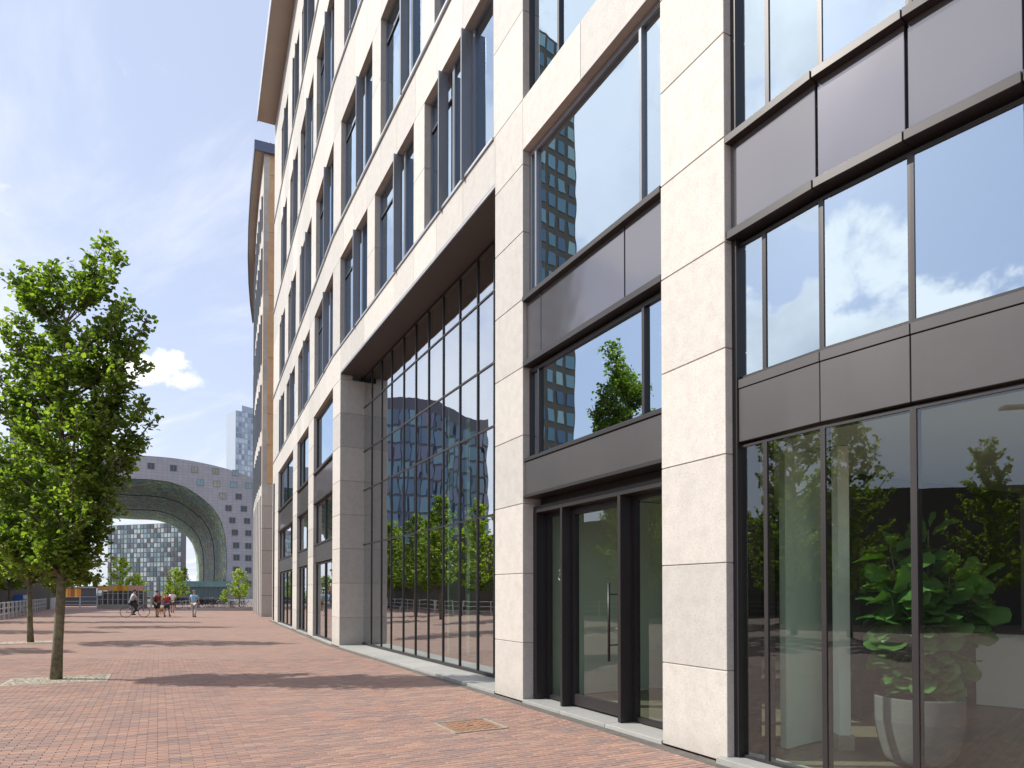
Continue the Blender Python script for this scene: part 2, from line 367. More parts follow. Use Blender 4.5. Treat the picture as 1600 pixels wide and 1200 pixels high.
# modelled bricks, near field (cells of the same pattern)
def in_front(x, y):   # distance to facade line (positive = plaza side)
    return -((x-5.29)*A.n.x+y*A.n.y)
HOLE = [ground(698, 1130), ground(752, 1126), ground(776, 1140), ground(715, 1146)]
hc = Vector((sum(p.x for p in HOLE)/4, sum(p.y for p in HOLE)/4)); hs = .34
pitc = ground(92, 1063)
def blocked(x, y):
    lx = (Vector((x, y))-hc); a = lx.dot(A.n); b = lx.dot(A.d)
    if abs(a) < hs-.10 and abs(b) < hs-.04: return True
    l2 = Vector((x, y))-Vector((pitc.x-.0, pitc.y)); a = l2.dot(A.n); b = l2.dot(A.d)
    return -.69 < a < .69 and abs(b) < .54
cells = []
ca, sa = math.cos(PA), math.sin(PA)
i0 = int(math.floor(2.0/BH))
for j in range(int(0/BH), int(22/BH)):
    yl = 0+j*BH
    row = int(math.floor((yl+140+BH/2)/BH+1e-6))
    rowy = row*BH-140
    offs = .5*BW if row % 2 == 0 else 0.0
    for i in range(-90, 70):
        xl = (math.floor((i*BW+200)/BW+1e-6))*BW-200 + (offs-BW if offs else 0.) + 0
        # brick node shifts even rows by offset*width
        cx, cyy = xl+BW/2, rowy+BH/2
        x = cx*ca-cyy*sa; y = cx*sa+cyy*ca
        if y < 5.6 or y > 16.5: continue
        if in_front(x, y) < .06 or x/y < -.80 or x/y > .45: continue
        if blocked(x, y): continue
        cells.append((y, x, cx, cyy))
cells.sort()
def brick_geo(cx, cyy, dz, tl):
    hx, hy, c = BW/2-.0017, BH/2-.0018, .003
    V = []
    for (ex, ey, ez) in ((hx, hy, -.03), (hx, hy, .004), (hx-c, hy-c, .008)):
        for sx, sy in ((-1, -1), (1, -1), (1, 1), (-1, 1)):
            lx, ly = sx*ex, sy*ey
            V.append((lx, ly, ez+dz+tl[0]*lx+tl[1]*ly))
    Fc = [(8, 9, 10, 11)]
    for k in range(4): Fc += [(k, (k+1) % 4, 4+(k+1) % 4, 4+k), (4+k, 4+(k+1) % 4, 8+(k+1) % 4, 8+k)]
    return V, Fc
shared = []
for k in range(6):
    V, Fc = brick_geo(0, 0, 0, (random.uniform(-.012, .012), random.uniform(-.02, .02)))
    me = bpy.data.meshes.new('brick'); me.from_pydata([(x*ca-y*sa, x*sa+y*ca, z) for x, y, z in V], [], Fc); me.materials.append(M['brick']); shared.append(me)
inview = [c for c in cells if c[0] > 6.15 and -.76 < c[1]/c[0] < .32][:300]
iv = set(inview)
for (y, x, cx, cyy) in inview:
    o = bpy.data.objects.new('brick', random.choice(shared)); COL.objects.link(o); o.parent = pav_root; o.location = (x, y, random.uniform(-.0015, .001))
BV, BFc = [], []
for c in cells:
    if c in iv: continue
    (y, x, cx, cyy) = c
    V, Fc = brick_geo(0, 0, random.uniform(-.002, .001), (random.uniform(-.012, .012), random.uniform(-.02, .02)))
    k = len(BV); BV += [(x+lx*ca-ly*sa, y+lx*sa+ly*ca, z) for lx, ly, z in V]; BFc += [tuple(q+k for q in f) for f in Fc]
bf = mesh_obj('brick_field', BV, BFc, 'brick', pav_root, origin=(0, 0, 0)); bf['kind'] = 'stuff'
# sheet is lowered under modelled bricks: pale gravel tree pits
def tree_pit(cx, cy, hx, hy, n):
    P = [Vector((cx, cy))+A.n*a+A.d*b for a, b in ((-hx, -hy), (hx, -hy), (hx, hy), (-hx, hy))]
    pit = MB().prism([tuple(p) for p in P][::1], .0, .0125).build('tree_pit', 'gravel_pale', pav_root)
    mb = MB()
    for k in range(n):
        a = random.uniform(-hx+.05, hx-.05); b = random.uniform(-hy+.05, hy-.05)
        if a*a+b*b < .012: continue
        q = Vector((cx, cy))+A.n*a+A.d*b; s = random.uniform(.02, .034); t = random.uniform(0, 1.5)
        pts = [(q.x+s*math.cos(t+i*math.pi/2+.2), q.y+s*.8*math.sin(t+i*math.pi/2+.2)) for i in range(4)]
        mb.quadbox(pts, .004, random.uniform(.015, .020))
    st_ = mb.build('cobbles', 'gravel_pale', pit); st_['kind'] = 'stuff'
    return pit
tree_pit(pitc.x, pitc.y, .80, .58, 420)
# dark gutter strip along the facade foot
gm = MB(); A.box(gm, A.at(1500)-3, sAB, -.16, -.02, -.01, .012); B.box(gm, 0.0, B.at(424), -.16, -.02, -.01, .012)
gt = gm.build('gutter_strip', 'gutter'); tag(gt, kind='structure')
# inspection cover
mh = empty('inspection_cover', (hc.x, hc.y, 0), 'square rusty inspection cover with a pale rim set in the red brick paving', 'manhole cover')
def sq(a0, a1, b0, b1): return [tuple(hc+A.n*a0+A.d*b0), tuple(hc+A.n*a1+A.d*b0), tuple(hc+A.n*a1+A.d*b1), tuple(hc+A.n*a0+A.d*b1)]
fm = MB()
for q in ((-hs, hs, -hs, -hs+.03), (-hs, hs, hs-.03, hs), (-hs, -hs+.03, -hs+.03, hs-.03), (hs-.03, hs, -hs+.03, hs-.03)): fm.quadbox(sq(*q), -.03, .018)
fm.build('rim', 'cover_frame', mh)
MB().quadbox(sq(-hs+.045, hs-.045, -hs+.045, hs-.045), -.03, .013).build('lid', 'rust_iron', mh)
sm = MB()
for i in range(7):
    a = -hs+.10+i*.072
    for j in range(5):
        b = -hs+.08+j*.105+(.03 if i % 2 else 0)
        if abs(a) < .06 and abs(b) < .06: continue
        sm.quadbox(sq(a, a+.05, b, b+.022), .012, .017)
o = sm.build('tread_bars', 'rust_iron', mh); o['kind'] = 'stuff'
MB().quadbox(sq(-.035, .035, -.02, .02), .013, .0145).build('lifting_slot', 'black_metal', mh)

# ------------------------------------------------------------------ main office building
JT = [0.02, .87, 1.88, 2.90, 3.90, 4.90, 5.90, 6.90, 7.90]
bld = empty('office_building', (A.p(A.at(830))[0], A.p(A.at(830))[1], 0), 'long pale stone office building with tall window bays curving along the brick square', 'building')
def blocks(seg, s0, s1, o0, o1, zs, m='stone', g=.005):
    for a, b in zip(zs[:-1], zs[1:]):
        seg.obj('stone_block', m, bld, s0, s1, o0, o1, a+g, b-g, .004)
    seg.obj('joint_backing', 'stone_dark', bld, s0+.012, s1-.012, o0+.012, o1, zs[0], zs[-1])
def band(seg, s0, s1, o0, o1, z0, z1, step, m='stone', g=.0035):
    n = max(1, round((s1-s0)/step)); L = (s1-s0)/n
    for i in range(n):
        seg.obj('stone_panel', m, bld, s0+i*L+g, s0+(i+1)*L-g, o0, o1, z0+g, z1-g, .003)
    seg.obj('joint_backing', 'stone_dark', bld, s0, s1, o0+.012, o1, z0+.01, z1-.01)

sA0, sA1 = A.at(1135), A.at(1034.5)       # pier A
sB0, sB1 = A.at(817), A.at(773.5)         # pier B
sC0, sC1 = A.at(530.6), sAB               # pier C
blocks(A, sA0, sA1, 0, .38, JT); blocks(A, sB0, sB1, 0, .38, JT); blocks(A, sC0, sC1, 0, .72, JT)
# band over the ground storeys (lintel) and pier tops up to it
LZ0, LZ1 = 8.10, 8.86
Z = lambda seg, u, v, off=0.: seg.z(u, v, off)
band(A, sA1, sB0, 0, .34, LZ0+.0, LZ1, 1.25)
band(A, sB1, sC0, 0, .34, LZ0, LZ1, 1.25)
for s0, s1 in ((sA0, sA1), (sB0, sB1), (sC0, sC1)): blocks(A, s0, s1, 0, .36, [7.90, 8.86])
# portal soffit (dark) with steel edge
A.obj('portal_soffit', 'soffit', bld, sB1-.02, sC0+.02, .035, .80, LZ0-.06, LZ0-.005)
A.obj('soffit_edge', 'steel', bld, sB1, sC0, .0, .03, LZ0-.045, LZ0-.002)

# --- bay 2: entrance bay between piers A and B
OB = .13
def window(seg, s0, s1, z0, z1, off, splits, fr=.05, fd=.08, gm='glass_coated', frm='black_metal', transoms=(), name='window', parent=None, mull=.045, md=.03, pr=.02):
    """frame mesh (the window itself) with a pane child for every field"""
    mb = MB()
    seg.box(mb, s0, s0+fr, off-pr, off+fd, z0, z1); seg.box(mb, s1-fr, s1, off-pr, off+fd, z0, z1)
    seg.box(mb, s0+fr, s1-fr, off-pr, off+fd, z0, z0+fr); seg.box(mb, s0+fr, s1-fr, off-pr, off+fd, z1-fr, z1)
    wo = mb.build(name, frm, parent or bld)
    xs = [s0+fr]+sorted(splits)+[s1-fr]; zs = [z0+fr]+sorted(transoms)+[z1-fr]
    for x in xs[1:-1]: seg.obj('mullion', frm, wo, x-mull/2, x+mull/2, off-md, off+fd, z0+fr, z1-fr)
    for i in range(len(xs)-1):
        a = xs[i]+(mull/2 if i else 0); b = xs[i+1]-(mull/2 if i < len(xs)-2 else 0)
        for z in zs[1:-1]: seg.obj('transom', frm, wo, a, b, off-md*.6, off+fd, z-mull/2, z+mull/2)
        for j in range(len(zs)-1):
            c = zs[j]+(mull/2 if j else 0); d = zs[j+1]-(mull/2 if j < len(zs)-2 else 0)
            t = random.uniform(-.0012, .0012)
            p = seg.quad(a-.004, b+.004, off+.012, off+.022)
            q0, q1, q2, q3 = [Vector(x) for x in p]
            q2 = q2+seg.n*t*(b-a); q3 = q3+seg.n*t*(b-a)
            MB().quadbox([tuple(q0), tuple(q1), tuple(q2), tuple(q3)], c-.004, d+.004).build('glass_pane', gm, wo)
    return wo
uu = lambda u, off=OB: A.at(u, off)
# row 1 window over entrance bay
window(A, sA1, sB0, 8.90, 11.5, OB, [uu(876)], fr=.06, gm='glass_coated', frm='black_metal')
window(A, sA1, sB0, 5.93, 8.08, OB, [uu(840), uu(1006)], fr=.07, gm='glass_coated', frm='fin_metal')
window(A, sA1, sB0, 3.55, 4.86, OB, [uu(844), uu(1009)], fr=.05, gm='glass_coated', frm='black_metal')
def spandrel_strip(seg, s0, s1, z0, z1, cuts, off, m='spandrel_glass', lips=True):
    xs = [s0]+sorted(cuts)+[s1]
    for a, b in zip(xs[:-1], xs[1:]):
        seg.obj('spandrel_panel', m, bld, a+.012, b-.012, off, off+.06, z0+.03, z1-.03, .003)
    seg.obj('spandrel_backing', 'black_metal', bld, s0+.003, s1-.003, off+.04, off+.2, z0+.004, z1-.004)
    if lips:
        seg.obj('sill_ledge', 'bronze_metal', bld, s0+.002, s1-.002, off-.075, off+.1, z1-.028, z1+.045, .004)
        seg.obj('drip_ledge', 'bronze_metal', bld, s0+.002, s1-.002, off-.065, off+.1, z0-.05, z0+.028, .004)
spandrel_strip(A, sA1, sB0, 4.95, 5.88, [uu(852), uu(985)], .06)
A.obj('fascia_panel', 'panel_metal', bld, sA1+.004, sB0-.004, .03, .30, 3.02, 3.50, .005)
A.obj('fascia_trim', 'bronze_metal', bld, sA1+.004, sB0-.004, .012, .20, 3.505, 3.555, .004)
A.obj('fascia_trim', 'bronze_metal', bld, sA1+.004, sB0-.004, .005, .30, 2.975, 3.015, .004)

# entrance: head, posts, side lights and door
EO, EG = .17, .36      # post front and glass offsets
ZD = 2.86
PB = .07
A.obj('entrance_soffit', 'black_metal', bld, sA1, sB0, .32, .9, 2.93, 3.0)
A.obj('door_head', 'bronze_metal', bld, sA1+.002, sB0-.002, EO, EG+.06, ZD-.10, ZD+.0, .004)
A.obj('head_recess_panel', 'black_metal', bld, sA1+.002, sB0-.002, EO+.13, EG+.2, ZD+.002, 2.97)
ent = [(A.at(876, EO), .05), (A.at(965.5, EO), .06)]
for s_, w_ in ent:
    A.obj('entrance_post', 'bronze_metal', bld, s_-w_, s_, EO-.01, EG+.08, .06, ZD-.10, .004)
A.obj('entrance_jamb', 'black_metal', bld, sB0-.10, sB0-.003, EO, EG+.08, .06, ZD-.10)
A.obj('entrance_jamb', 'black_metal', bld, sA1+.003, sA1+.05, EO, EG+.08, .06, ZD-.10)
def lite(s0, s1, name, z1=ZD-.10):
    return window(A, s0, s1, PB, z1, EG, [], fr=.055, fd=.05, gm='glass_clear', frm='black_metal', name=name)
sl_ = lite(ent[0][0], sB0-.10, 'side_light'); lite(sA1+.05, ent[1][0]-ent[1][1], 'side_light')
em = MB(); sc_ = (ent[0][0]+sB0-.10)/2; oe = EG+.008
for (r0_, a0, a1, dz) in ((.036, 0.4, 5.2, .03), (.05, 3.4, 6.0, -.03)):
    pts = []
    for i in range(14):
        a_ = a0+(a1-a0)*i/13; q = A.p(sc_+r0_*math.cos(a_), oe); pts.append((q.x, q.y, 1.86+dz+r0_*math.sin(a_)))
    em.tube(pts, .004, 4)
em.build('window_sticker', 'white_paint', sl_)
dr0, dr1 = ent[1][0], ent[0][0]-ent[0][1]
mb = MB()
for a, b, c, d in ((dr0+.008, dr0+.075, PB+.015, ZD-.115), (dr1-.075, dr1-.008, PB+.015, ZD-.115)): A.box(mb, a, b, EG-.05, EG+.02, c, d)
A.box(mb, dr0+.075, dr1-.075, EG-.05, EG+.02, PB+.015, PB+.16); A.box(mb, dr0+.075, dr1-.075, EG-.05, EG+.02, ZD-.20, ZD-.115)
door = mb.build('door', 'bronze_metal', bld)
A.obj('glass_pane', 'glass_clear', door, dr0+.07, dr1-.07, EG-.02, EG-.008, PB+.155, ZD-.195)
hs_ = dr0+.30
for o_ in (-.11, .045):
    mb = MB(); p = A.p(hs_, EG+o_); mb.tube([(p.x, p.y, .75), (p.x, p.y, 1.72)], .017, 10)
    for z in (.95, 1.58):
        q = A.p(hs_, EG-.02); mb.tube([(p.x, p.y, z), (q.x, q.y, z)], .009, 6)
    mb.build('pull_bar', 'black_metal', door, True)
p = A.p(dr0+.045, EG-.10); q = A.p(dr0+.045, EG-.04); r_ = A.p(dr0+.17, EG-.10)
MB().tube([tuple(q)+(1.16,), tuple(p)+(1.16,), tuple(r_)+(1.16,)], .011, 8).build('lever_handle', 'steel', door, True)
# plinth slabs
def plinth(seg, s0, s1, o1, z=.055, step=1.0):
    n = max(1, round((s1-s0)/step)); L = (s1-s0)/n
    for i in range(n): seg.obj('plinth_slab', 'plinth', bld, s0+i*L+.003, s0+(i+1)*L-.003, -.015, o1, -.02, z, .004)
plinth(A, sA1, sB0, .40); plinth(A, sB1, sC0, .74, .06, .95)

# --- bay 3: portal curtain wall
PO = .70
sP0, sP1 = A.at(772, PO)-1.6, A.at(566, PO)
us = [580, 595.5, 611, 630, 649, 669, 692, 718, 746]
xs = [A.at(u, PO) for u in us]; stp = .905
xx = [A.at(772, PO)]
while xx[-1]-stp > sB1+.1: xx.append(xx[-1]-stp)
zt = [3.02, 4.64, 5.80, 7.12]
pw = window(A, sB1+.02, sP1, .065, LZ0-.065, PO, xs+xx[:1]+xx[1:], fr=.06, fd=.10, gm='glass_portal', frm='black_metal', transoms=zt, name='curtain_wall', mull=.036, md=.012)
pw['label'] = 'tall gridded glass wall recessed under the dark soffit'
blocks(A, sB1+.0, sB1+.02, .38, .72, JT)
A.obj('portal_head', 'black_metal', bld, sB1, sC0, PO+.1, PO+.5, 7.6, 8.04)

# --- bays 4..: beyond pier C (seg B), ground storeys
def storeys(seg, s0, s1, splits, zz=(2.66, 3.30, 4.80, 5.84), top=7.86, ds=.0):
    b0, b1, c0, c1 = zz
    window(seg, s0, s1, .065, b0-.03, OB, splits, fr=.05, gm='glass_portal')
    seg.obj('fascia_panel', 'panel_metal', bld, s0+.004, s1-.004, .06, .2, b0, b1-.05, .004)
    seg.obj('fascia_trim', 'bronze_metal', bld, s0+.004, s1-.004, .035, .2, b1-.045, b1, .003)
    window(seg, s0, s1, b1+.01, c0-.06, OB, splits[::2], fr=.05, gm='glass_portal')
    spandrel_strip(seg, s0, s1, c0, c1, [], .06)
    window(seg, s0, s1, c1+.05, top, OB, splits[1::2], fr=.06, gm='glass_coated')
    plinth(seg, s0, s1, .2)
gB = [(B.at(519)+.0, B.at(489)), (B.at(481), B.at(463.5)), (B.at(457), B.at(434))]
gB[0] = (0.0, gB[0][1])
for k, (a, b) in enumerate(gB):
    n = (2, 3, 4)[k]; storeys(B, a, b, [a+(b-a)*i/n for i in range(1, n)])
    band(B, a, b, 0, .34, 7.9, 8.86, 1.25)
pB = [(gB[0][1], gB[1][0]), (gB[1][1], gB[2][0]), (gB[2][1], B.at(425.5))]
for a, b in pB: blocks(B, a, b, 0, .36, JT[:-1]+[7.90, 8.86])
sEnd = B.at(425.5)
B.obj('downpipe', 'black_metal', bld, B.at(428.6), B.at(427.6), -.05, -.002, .1, 7.6)

# --- upper floors
ROWS = [(8.88, 11.52, 12.55), (12.62, 15.60, 17.38), (17.45, 20.8, 22.55), (22.62, 25.7, 28.3)]
OPA = [[(661.5, 771), (583.5, 645), (529.5, 572)], [(677, 771), (592, 657), (530, 579)], [(677, 771), (596, 661), (534, 583)], [(677, 771), (596, 661), (534, 583)]]
OPB = [[(489.5, 518.3), (464, 482), (446, 459), (434.5, 442.5)], [(491, 518.3), (465.5, 484), (448, 460), (434.5, 443)], [(491, 518.3), (466, 486), (450, 462), (436, 445)], [(491, 518.3), (467, 487), (452, 463), (436, 446)]]
NEAR = [(A.at(1031), A.at(808))]
s_near = A.at(1135)-6.0
def upper_window(seg, s0, s1, z0, z1, rng, gm='glass_upper', fin=True):
    L = s1-s0; off = .15
    sp = [s0+L*.34, s0+L*.62] if L > 2.4 else [s0+L*.5]
    wo = window(seg, s0, s1, z0, z1, off, sp, fr=.05, fd=.07, gm=gm, frm='fin_metal', mull=.10, md=.02)
    if L > 2.6:   # top-hung light in one field
        a, b = sp[1]+.05, s1-.05
        seg.obj('transom', 'black_metal', wo, a, b, off-.015, off+.05, z1-.62, z1-.57)
    # projecting fins
    fs = [s0+L*.40] if not rng.random() < .25 else [s0+L*.36, s0+L*.70]
    for k, f in enumerate(fs):
        seg.obj('sun_fin', 'fin_metal', wo, f-.022, f+.022, -.075, off-.022, z0-.06, z1-.03+(rng.random() < .3)*.02, .004)
    seg.obj('sun_fin', 'fin_metal', wo, s0+.012, s0+.045, .01, off-.022, z0, z1-.04, .003)
    if rng.random() < .5:
        seg.obj('roller_blind', 'blind', wo, sp[0]+.06, (sp[1] if len(sp) > 1 else s1)-.06, off+.12, off+.13, z1-(z1-z0)*rng.choice((.25, .5, .9)), z1-.06)
    return wo
rng = random.Random(3)
for r, (z0, z1, z2) in enumerate(ROWS):
    for seg, ops, s_lo, s_hi in ((A, OPA[r], A.at(771), sAB), (B, OPB[r], 0.0, sEnd)):
        edges = sorted([(seg.at(b) if seg is A else max(seg.at(b), 0.0), seg.at(a)) for a, b in ops])
        cur = s_lo
        for a, b in edges:
            if a-cur > .05: blocks(seg, cur, a, 0, .34, [z0-.02, (z0+z1)/2, z1+.0] if (a-cur) > .5 else [z0-.02, z1], g=.003)
            upper_window(seg, a, b, z0, z1, rng); cur = b
        if s_hi-cur > .05: blocks(seg, cur, s_hi, 0, .34, [z0-.02, z1], g=.003)
        band(seg, s_lo, s_hi, 0, .34, z1, z2, 1.3 if seg is A else 1.8)
        # sill rail
        seg.obj('sill_rail', 'steel', bld, s_lo, s_hi, -.05, .02, z2-.0, z2+.055) if r < 3 else None
        if r == 0: seg.obj('sill_rail', 'steel', bld, s_lo, s_hi, -.03, .02, 8.84, 8.885)
    # near stretch above bays 1 and 2 (mostly above the frame)
    blocks(A, sB0, A.at(771), 0, .34, [z0-.02, (z0+z1)/2, z1], g=.003)
    blocks(A, sA0, sA1, 0, .34, [z0-.02, (z0+z1)/2, z1], g=.003)
    if r: window(A, sA1, sB0, z0, z1, OB, [sA1+(sB0-sA1)*.35, sA1+(sB0-sA1)*.7], gm='glass_coated')
    band(A, sA0, A.at(771), 0, .34, z1, z2, 1.3)
# roof with deep soffit
rf = MB(); A.box(rf, -3.5, sAB, -.92, 9, 28.32, 28.8); B.box(rf, 0.001, sEnd+.15, -.92, 9, 28.322, 28.802)
rf = rf.build('roof', 'roof_soffit', bld)
re = MB(); A.box(re, -3.5, sAB, -.96, -.922, 28.25, 28.9); B.box(re, 0.0, sEnd+.15, -.96, -.922, 28.25, 28.9); re.build('roof_edge', 'steel', rf)
# end wall at the gap
B.obj('end_wall', 'stone', bld, sEnd-.3, sEnd, .345, 9, 0, 28.3)

# --- bay 1: faceted glass bay right of pier A
p0 = A.p(A.at(1136, .08), .08)
def nextp(p, slope, u):
    k = (u-800)/F; Y = (p.x-slope*p.y)/(k-slope); return Vector((k*Y, Y))
p1 = nextp(p0, -.548, 1281); p2 = nextp(p1, -.69, 1424); p3 = nextp(p2, -.76, 1612); p4 = nextp(p3, -.86, 1900)
FAC = [(p0, p1, -.548, [1190.5]), (p1, p2, -.69, []), (p2, p3, -.76, []), (p3, p4, -.86, [])]
fac_segs = []
for k, (a, b, sl, sp) in enumerate(FAC):
    sg = Seg(tuple(b), sl); L = (a-b).length; fac_segs.append((sg, L))
    spl = [sg.at(u) for u in sp]
    e = .0
    window(sg, e, L, .075, 2.98, .05, spl, fr=.024, fd=.09, gm='glass_clear', frm='bronze_metal', mull=.042, md=.0, pr=.0)
    sg.obj('fascia_panel', 'panel_metal', bld, .004, L-.004, .02, .16, 3.005, 3.50, .004)
    sg.obj('fascia_trim', 'panel_metal', bld, .004, L-.004, .015, .16, 3.507, 3.59, .003)
    window(sg, e, L, 3.60, 4.88, .05, spl, fr=.024, fd=.09, gm='glass_coated', frm='bronze_metal', mull=.042, md=.0, pr=.0)
    spandrel_strip(sg, 0, L, 4.97, 5.86, [], .0)
    window(sg, e, L, 5.93, 8.7, .05, [sg.at(1197)] if k == 0 else [], fr=.024, fd=.09, gm='glass_coated', frm='bronze_metal', mull=.042, md=.0, pr=.0)
    sg.obj('stone_panel', 'stone', bld, 0, L, .0, .2, 8.86, 9.6)
    sg.obj('plinth_slab', 'plinth', bld, 0.003, L-.003, -.16, .30, -.02, .07, .004)
    for r, (z0, z1, z2) in enumerate(ROWS):
        sg.obj('stone_panel', 'stone', bld, 0, L, .0, .2, z1-.2, z2+.1)
        window(sg, e, L, max(z0, 9.6)+(.15 if r else 0), z1-.25, .05, [], gm='glass_coated')
A.obj('bay_jamb', 'black_metal', bld, sA0-.06, sA0-.002, .085, .38, .06, 11.0)

# --- interiors
IN = 5.2
def ipoly(off): return [tuple(A.p(-.5, off)), tuple(A.p(sAB, off)), tuple(B.p(sEnd-.3, off))]
def islab(z0, z1, m, name, sa=None, sb=None, o0=.42, o1=IN, segm=A):
    return segm.obj(name, m, bld, sa, sb, o0, o1, z0, z1)
polyin = [tuple(p4+Vector((.3, .3))), tuple(p3+Vector((.12, .09))), tuple(p2+Vector((.12, .09))), tuple(p1+Vector((.12, .08))), tuple(p0+Vector((.12, .06))), tuple(A.p(sA1, .42)), tuple(A.p(sB0-.0, .42)), tuple(A.p(sB0-.0, IN+3.6)), (10.3, 1.0)]
def roomslab(name, z0, z1, m): return MB().prism(polyin, z0, z1).build(name, m, bld)
roomslab('lobby_floor', .0, .05, 'int_floor')
roomslab('floor_slab', 3.06, 3.45, 'ceiling_int'); roomslab('floor_slab', 5.0, 5.8, 'ceiling_int'); roomslab('floor_slab', 8.75, 8.85, 'ceiling_int')
for r, (z0, z1, z2) in enumerate(ROWS): roomslab('floor_slab', z1+.3, z2-.1, 'ceiling_int')
islab(.0, .055, 'int_floor', 'hall_floor', sB1, sC0+.3, PO+.12, IN+3)
islab(8.06, 8.7, 'ceiling_int', 'hall_ceiling', sB0, sAB-.02, PO+.12, IN+3)
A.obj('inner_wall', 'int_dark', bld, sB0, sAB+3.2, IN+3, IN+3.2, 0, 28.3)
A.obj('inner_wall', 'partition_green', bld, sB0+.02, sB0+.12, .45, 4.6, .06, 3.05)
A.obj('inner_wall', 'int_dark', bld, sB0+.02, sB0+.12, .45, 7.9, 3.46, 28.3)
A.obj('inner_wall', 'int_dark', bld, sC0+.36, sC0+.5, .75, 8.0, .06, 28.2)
for r, (z0, z1, z2) in enumerate(ROWS):
    A.obj('floor_slab', 'ceiling_int', bld, sB0+.15, sAB-.0, .36, IN+2.9, z1+.1, z2-.1)
    B.obj('floor_slab', 'ceiling_int', bld, .02, sEnd-.32, .36, IN+3, z1+.1, z2-.1)
for z0, z1 in ((0, .05), (2.75, 3.25), (4.9, 5.75), (7.95, 8.8)): B.obj('floor_slab', 'ceiling_int', bld, .2, sEnd-.32, .36, IN+3, z0, z1)
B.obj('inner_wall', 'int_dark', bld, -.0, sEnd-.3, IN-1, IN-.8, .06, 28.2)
# hall columns seen through the portal
for u, o_ in ((706, 2.0), (738, 2.2), (640, 2.6)):
    A.obj('hall_column', 'int_white', bld, A.at(u, o_)-.13, A.at(u, o_)+.13, o_-.13, o_+.13, .06, 8.05)
# back of the lobby in bays 1-2
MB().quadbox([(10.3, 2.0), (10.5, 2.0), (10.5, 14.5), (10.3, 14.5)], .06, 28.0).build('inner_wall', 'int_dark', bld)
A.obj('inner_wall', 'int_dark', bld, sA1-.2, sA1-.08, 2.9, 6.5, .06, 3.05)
# rear wall closing the block + far side
A.obj('rear_wall', 'stone_dark', bld, -3, sAB+6, 9.0, 9.3, 0, 28.3)
A.obj('side_wall', 'stone_dark', bld, -3.6, -3.3, 1.0, 9.0, 0, 28.3)
# pale partition and slender column by the window
a, b = depth(1229, 1150, 6.75), depth(1296, 1150, 7.25)
MB().quadbox([(a.x, a.y), (b.x, b.y), (b.x+.03, b.y+.10), (a.x-.02, a.y+.10)], .06, 3.05).build('partition', 'partition_green', bld)
c = ground(1318, 1170, .06)
MB().box(c.x-.055, c.x+.055, c.y-.04, c.y+.09, .06, 3.05).build('lobby_column', 'int_white', bld)
MB().box(c.x-.075, c.x+.08, c.y-.065, c.y+.11, .055, .20).build('column_base', 'cover_frame', bld)

# counter
ct = empty('reception_counter', (7.1, 8.9, .05), 'white reception counter behind the plant inside the glass bay', 'counter')
MB().quadbox([(5.75, 10.1), (8.4, 7.5), (8.6, 7.8), (5.95, 10.5)], .06, 1.04).build('counter_front', 'int_white', ct)
MB().quadbox([(5.72, 10.08), (8.4, 7.45), (8.62, 7.85), (5.95, 10.55)], 1.045, 1.08).build('counter_top', 'int_dark', ct)

# ------------------------------------------------------------------ potted fig
pc = ground(1436, 1192, .06)
fig = empty('potted_fig_tree', (pc.x, pc.y, .06), 'leafy fiddle leaf fig in a rounded grey pot behind the bay window', 'potted plant')
prof = [(.16, .06), (.24, .075)]
for i in range(60):
    t = i/59; z_ = .085+.57*t; prof.append((.25+.112*min(1, (t*1.55))**.55+(.0022 if i % 2 else 0), z_))
prof += [(.362, .665), (.335, .665), (.33, .60)]
MB().lathe(pc.x, pc.y, prof, 40, False).build('pot', 'pot', fig, True)
MB().lathe(pc.x, pc.y, [(.0, .60), (.335, .60), (.335, .61), (0, .625)], 30, False).build('soil', 'soil', fig)
rg = random.Random(11)
stems = []
for k, (dx, dy, h) in enumerate(((-.22, .0, 2.02), (.16, .06, 2.18), (-.05, .2, 1.75), (.50, -.05, 1.72), (-.02, -.1, 1.45), (.34, .1, 1.40), (.22, -.15, 1.75), (-.30, -.1, 1.6))):
    pts = []
    for i in range(7):
        t = i/6; pts.append((pc.x+dx*(t**.8)+rg.uniform(-.02, .02), pc.y+dy*t+rg.uniform(-.02, .02), .6+(h-.6)*t))
    stems.append(pts); MB().tube(pts, [.018-.002*i for i in range(7)], 7).build('stem', 'bark', fig, True)
def fig_leaf(p, dirv, L, Wd, up):
    x = dirv.normalized(); y = up.cross(x).normalized(); z = x.cross(y)
    rows = [(0, .03), (.12, .22), (.30, .36), (.45, .33), (.62, .46), (.80, .48), (.93, .33), (1.0, .06)]
    V = []; 
    for t, wd in rows:
        droop = -.30*t*t
        for sx in (-1, -.5, 0, .5, 1):
            rip = (.03 if abs(sx) == 1 else 0)*math.sin(t*16+sx*2)
            zz_ = (abs(sx)*.16-.0)*wd+droop*.7+rip+(.0 if abs(sx) != .5 else .012*math.sin(t*40))
            V.append(p+x*(L*t)+y*(Wd*wd*sx)+z*(L*zz_))
    Fc = [(i*5+j, i*5+j+1, (i+1)*5+j+1, (i+1)*5+j) for i in range(7) for j in range(4)]
    return V, Fc
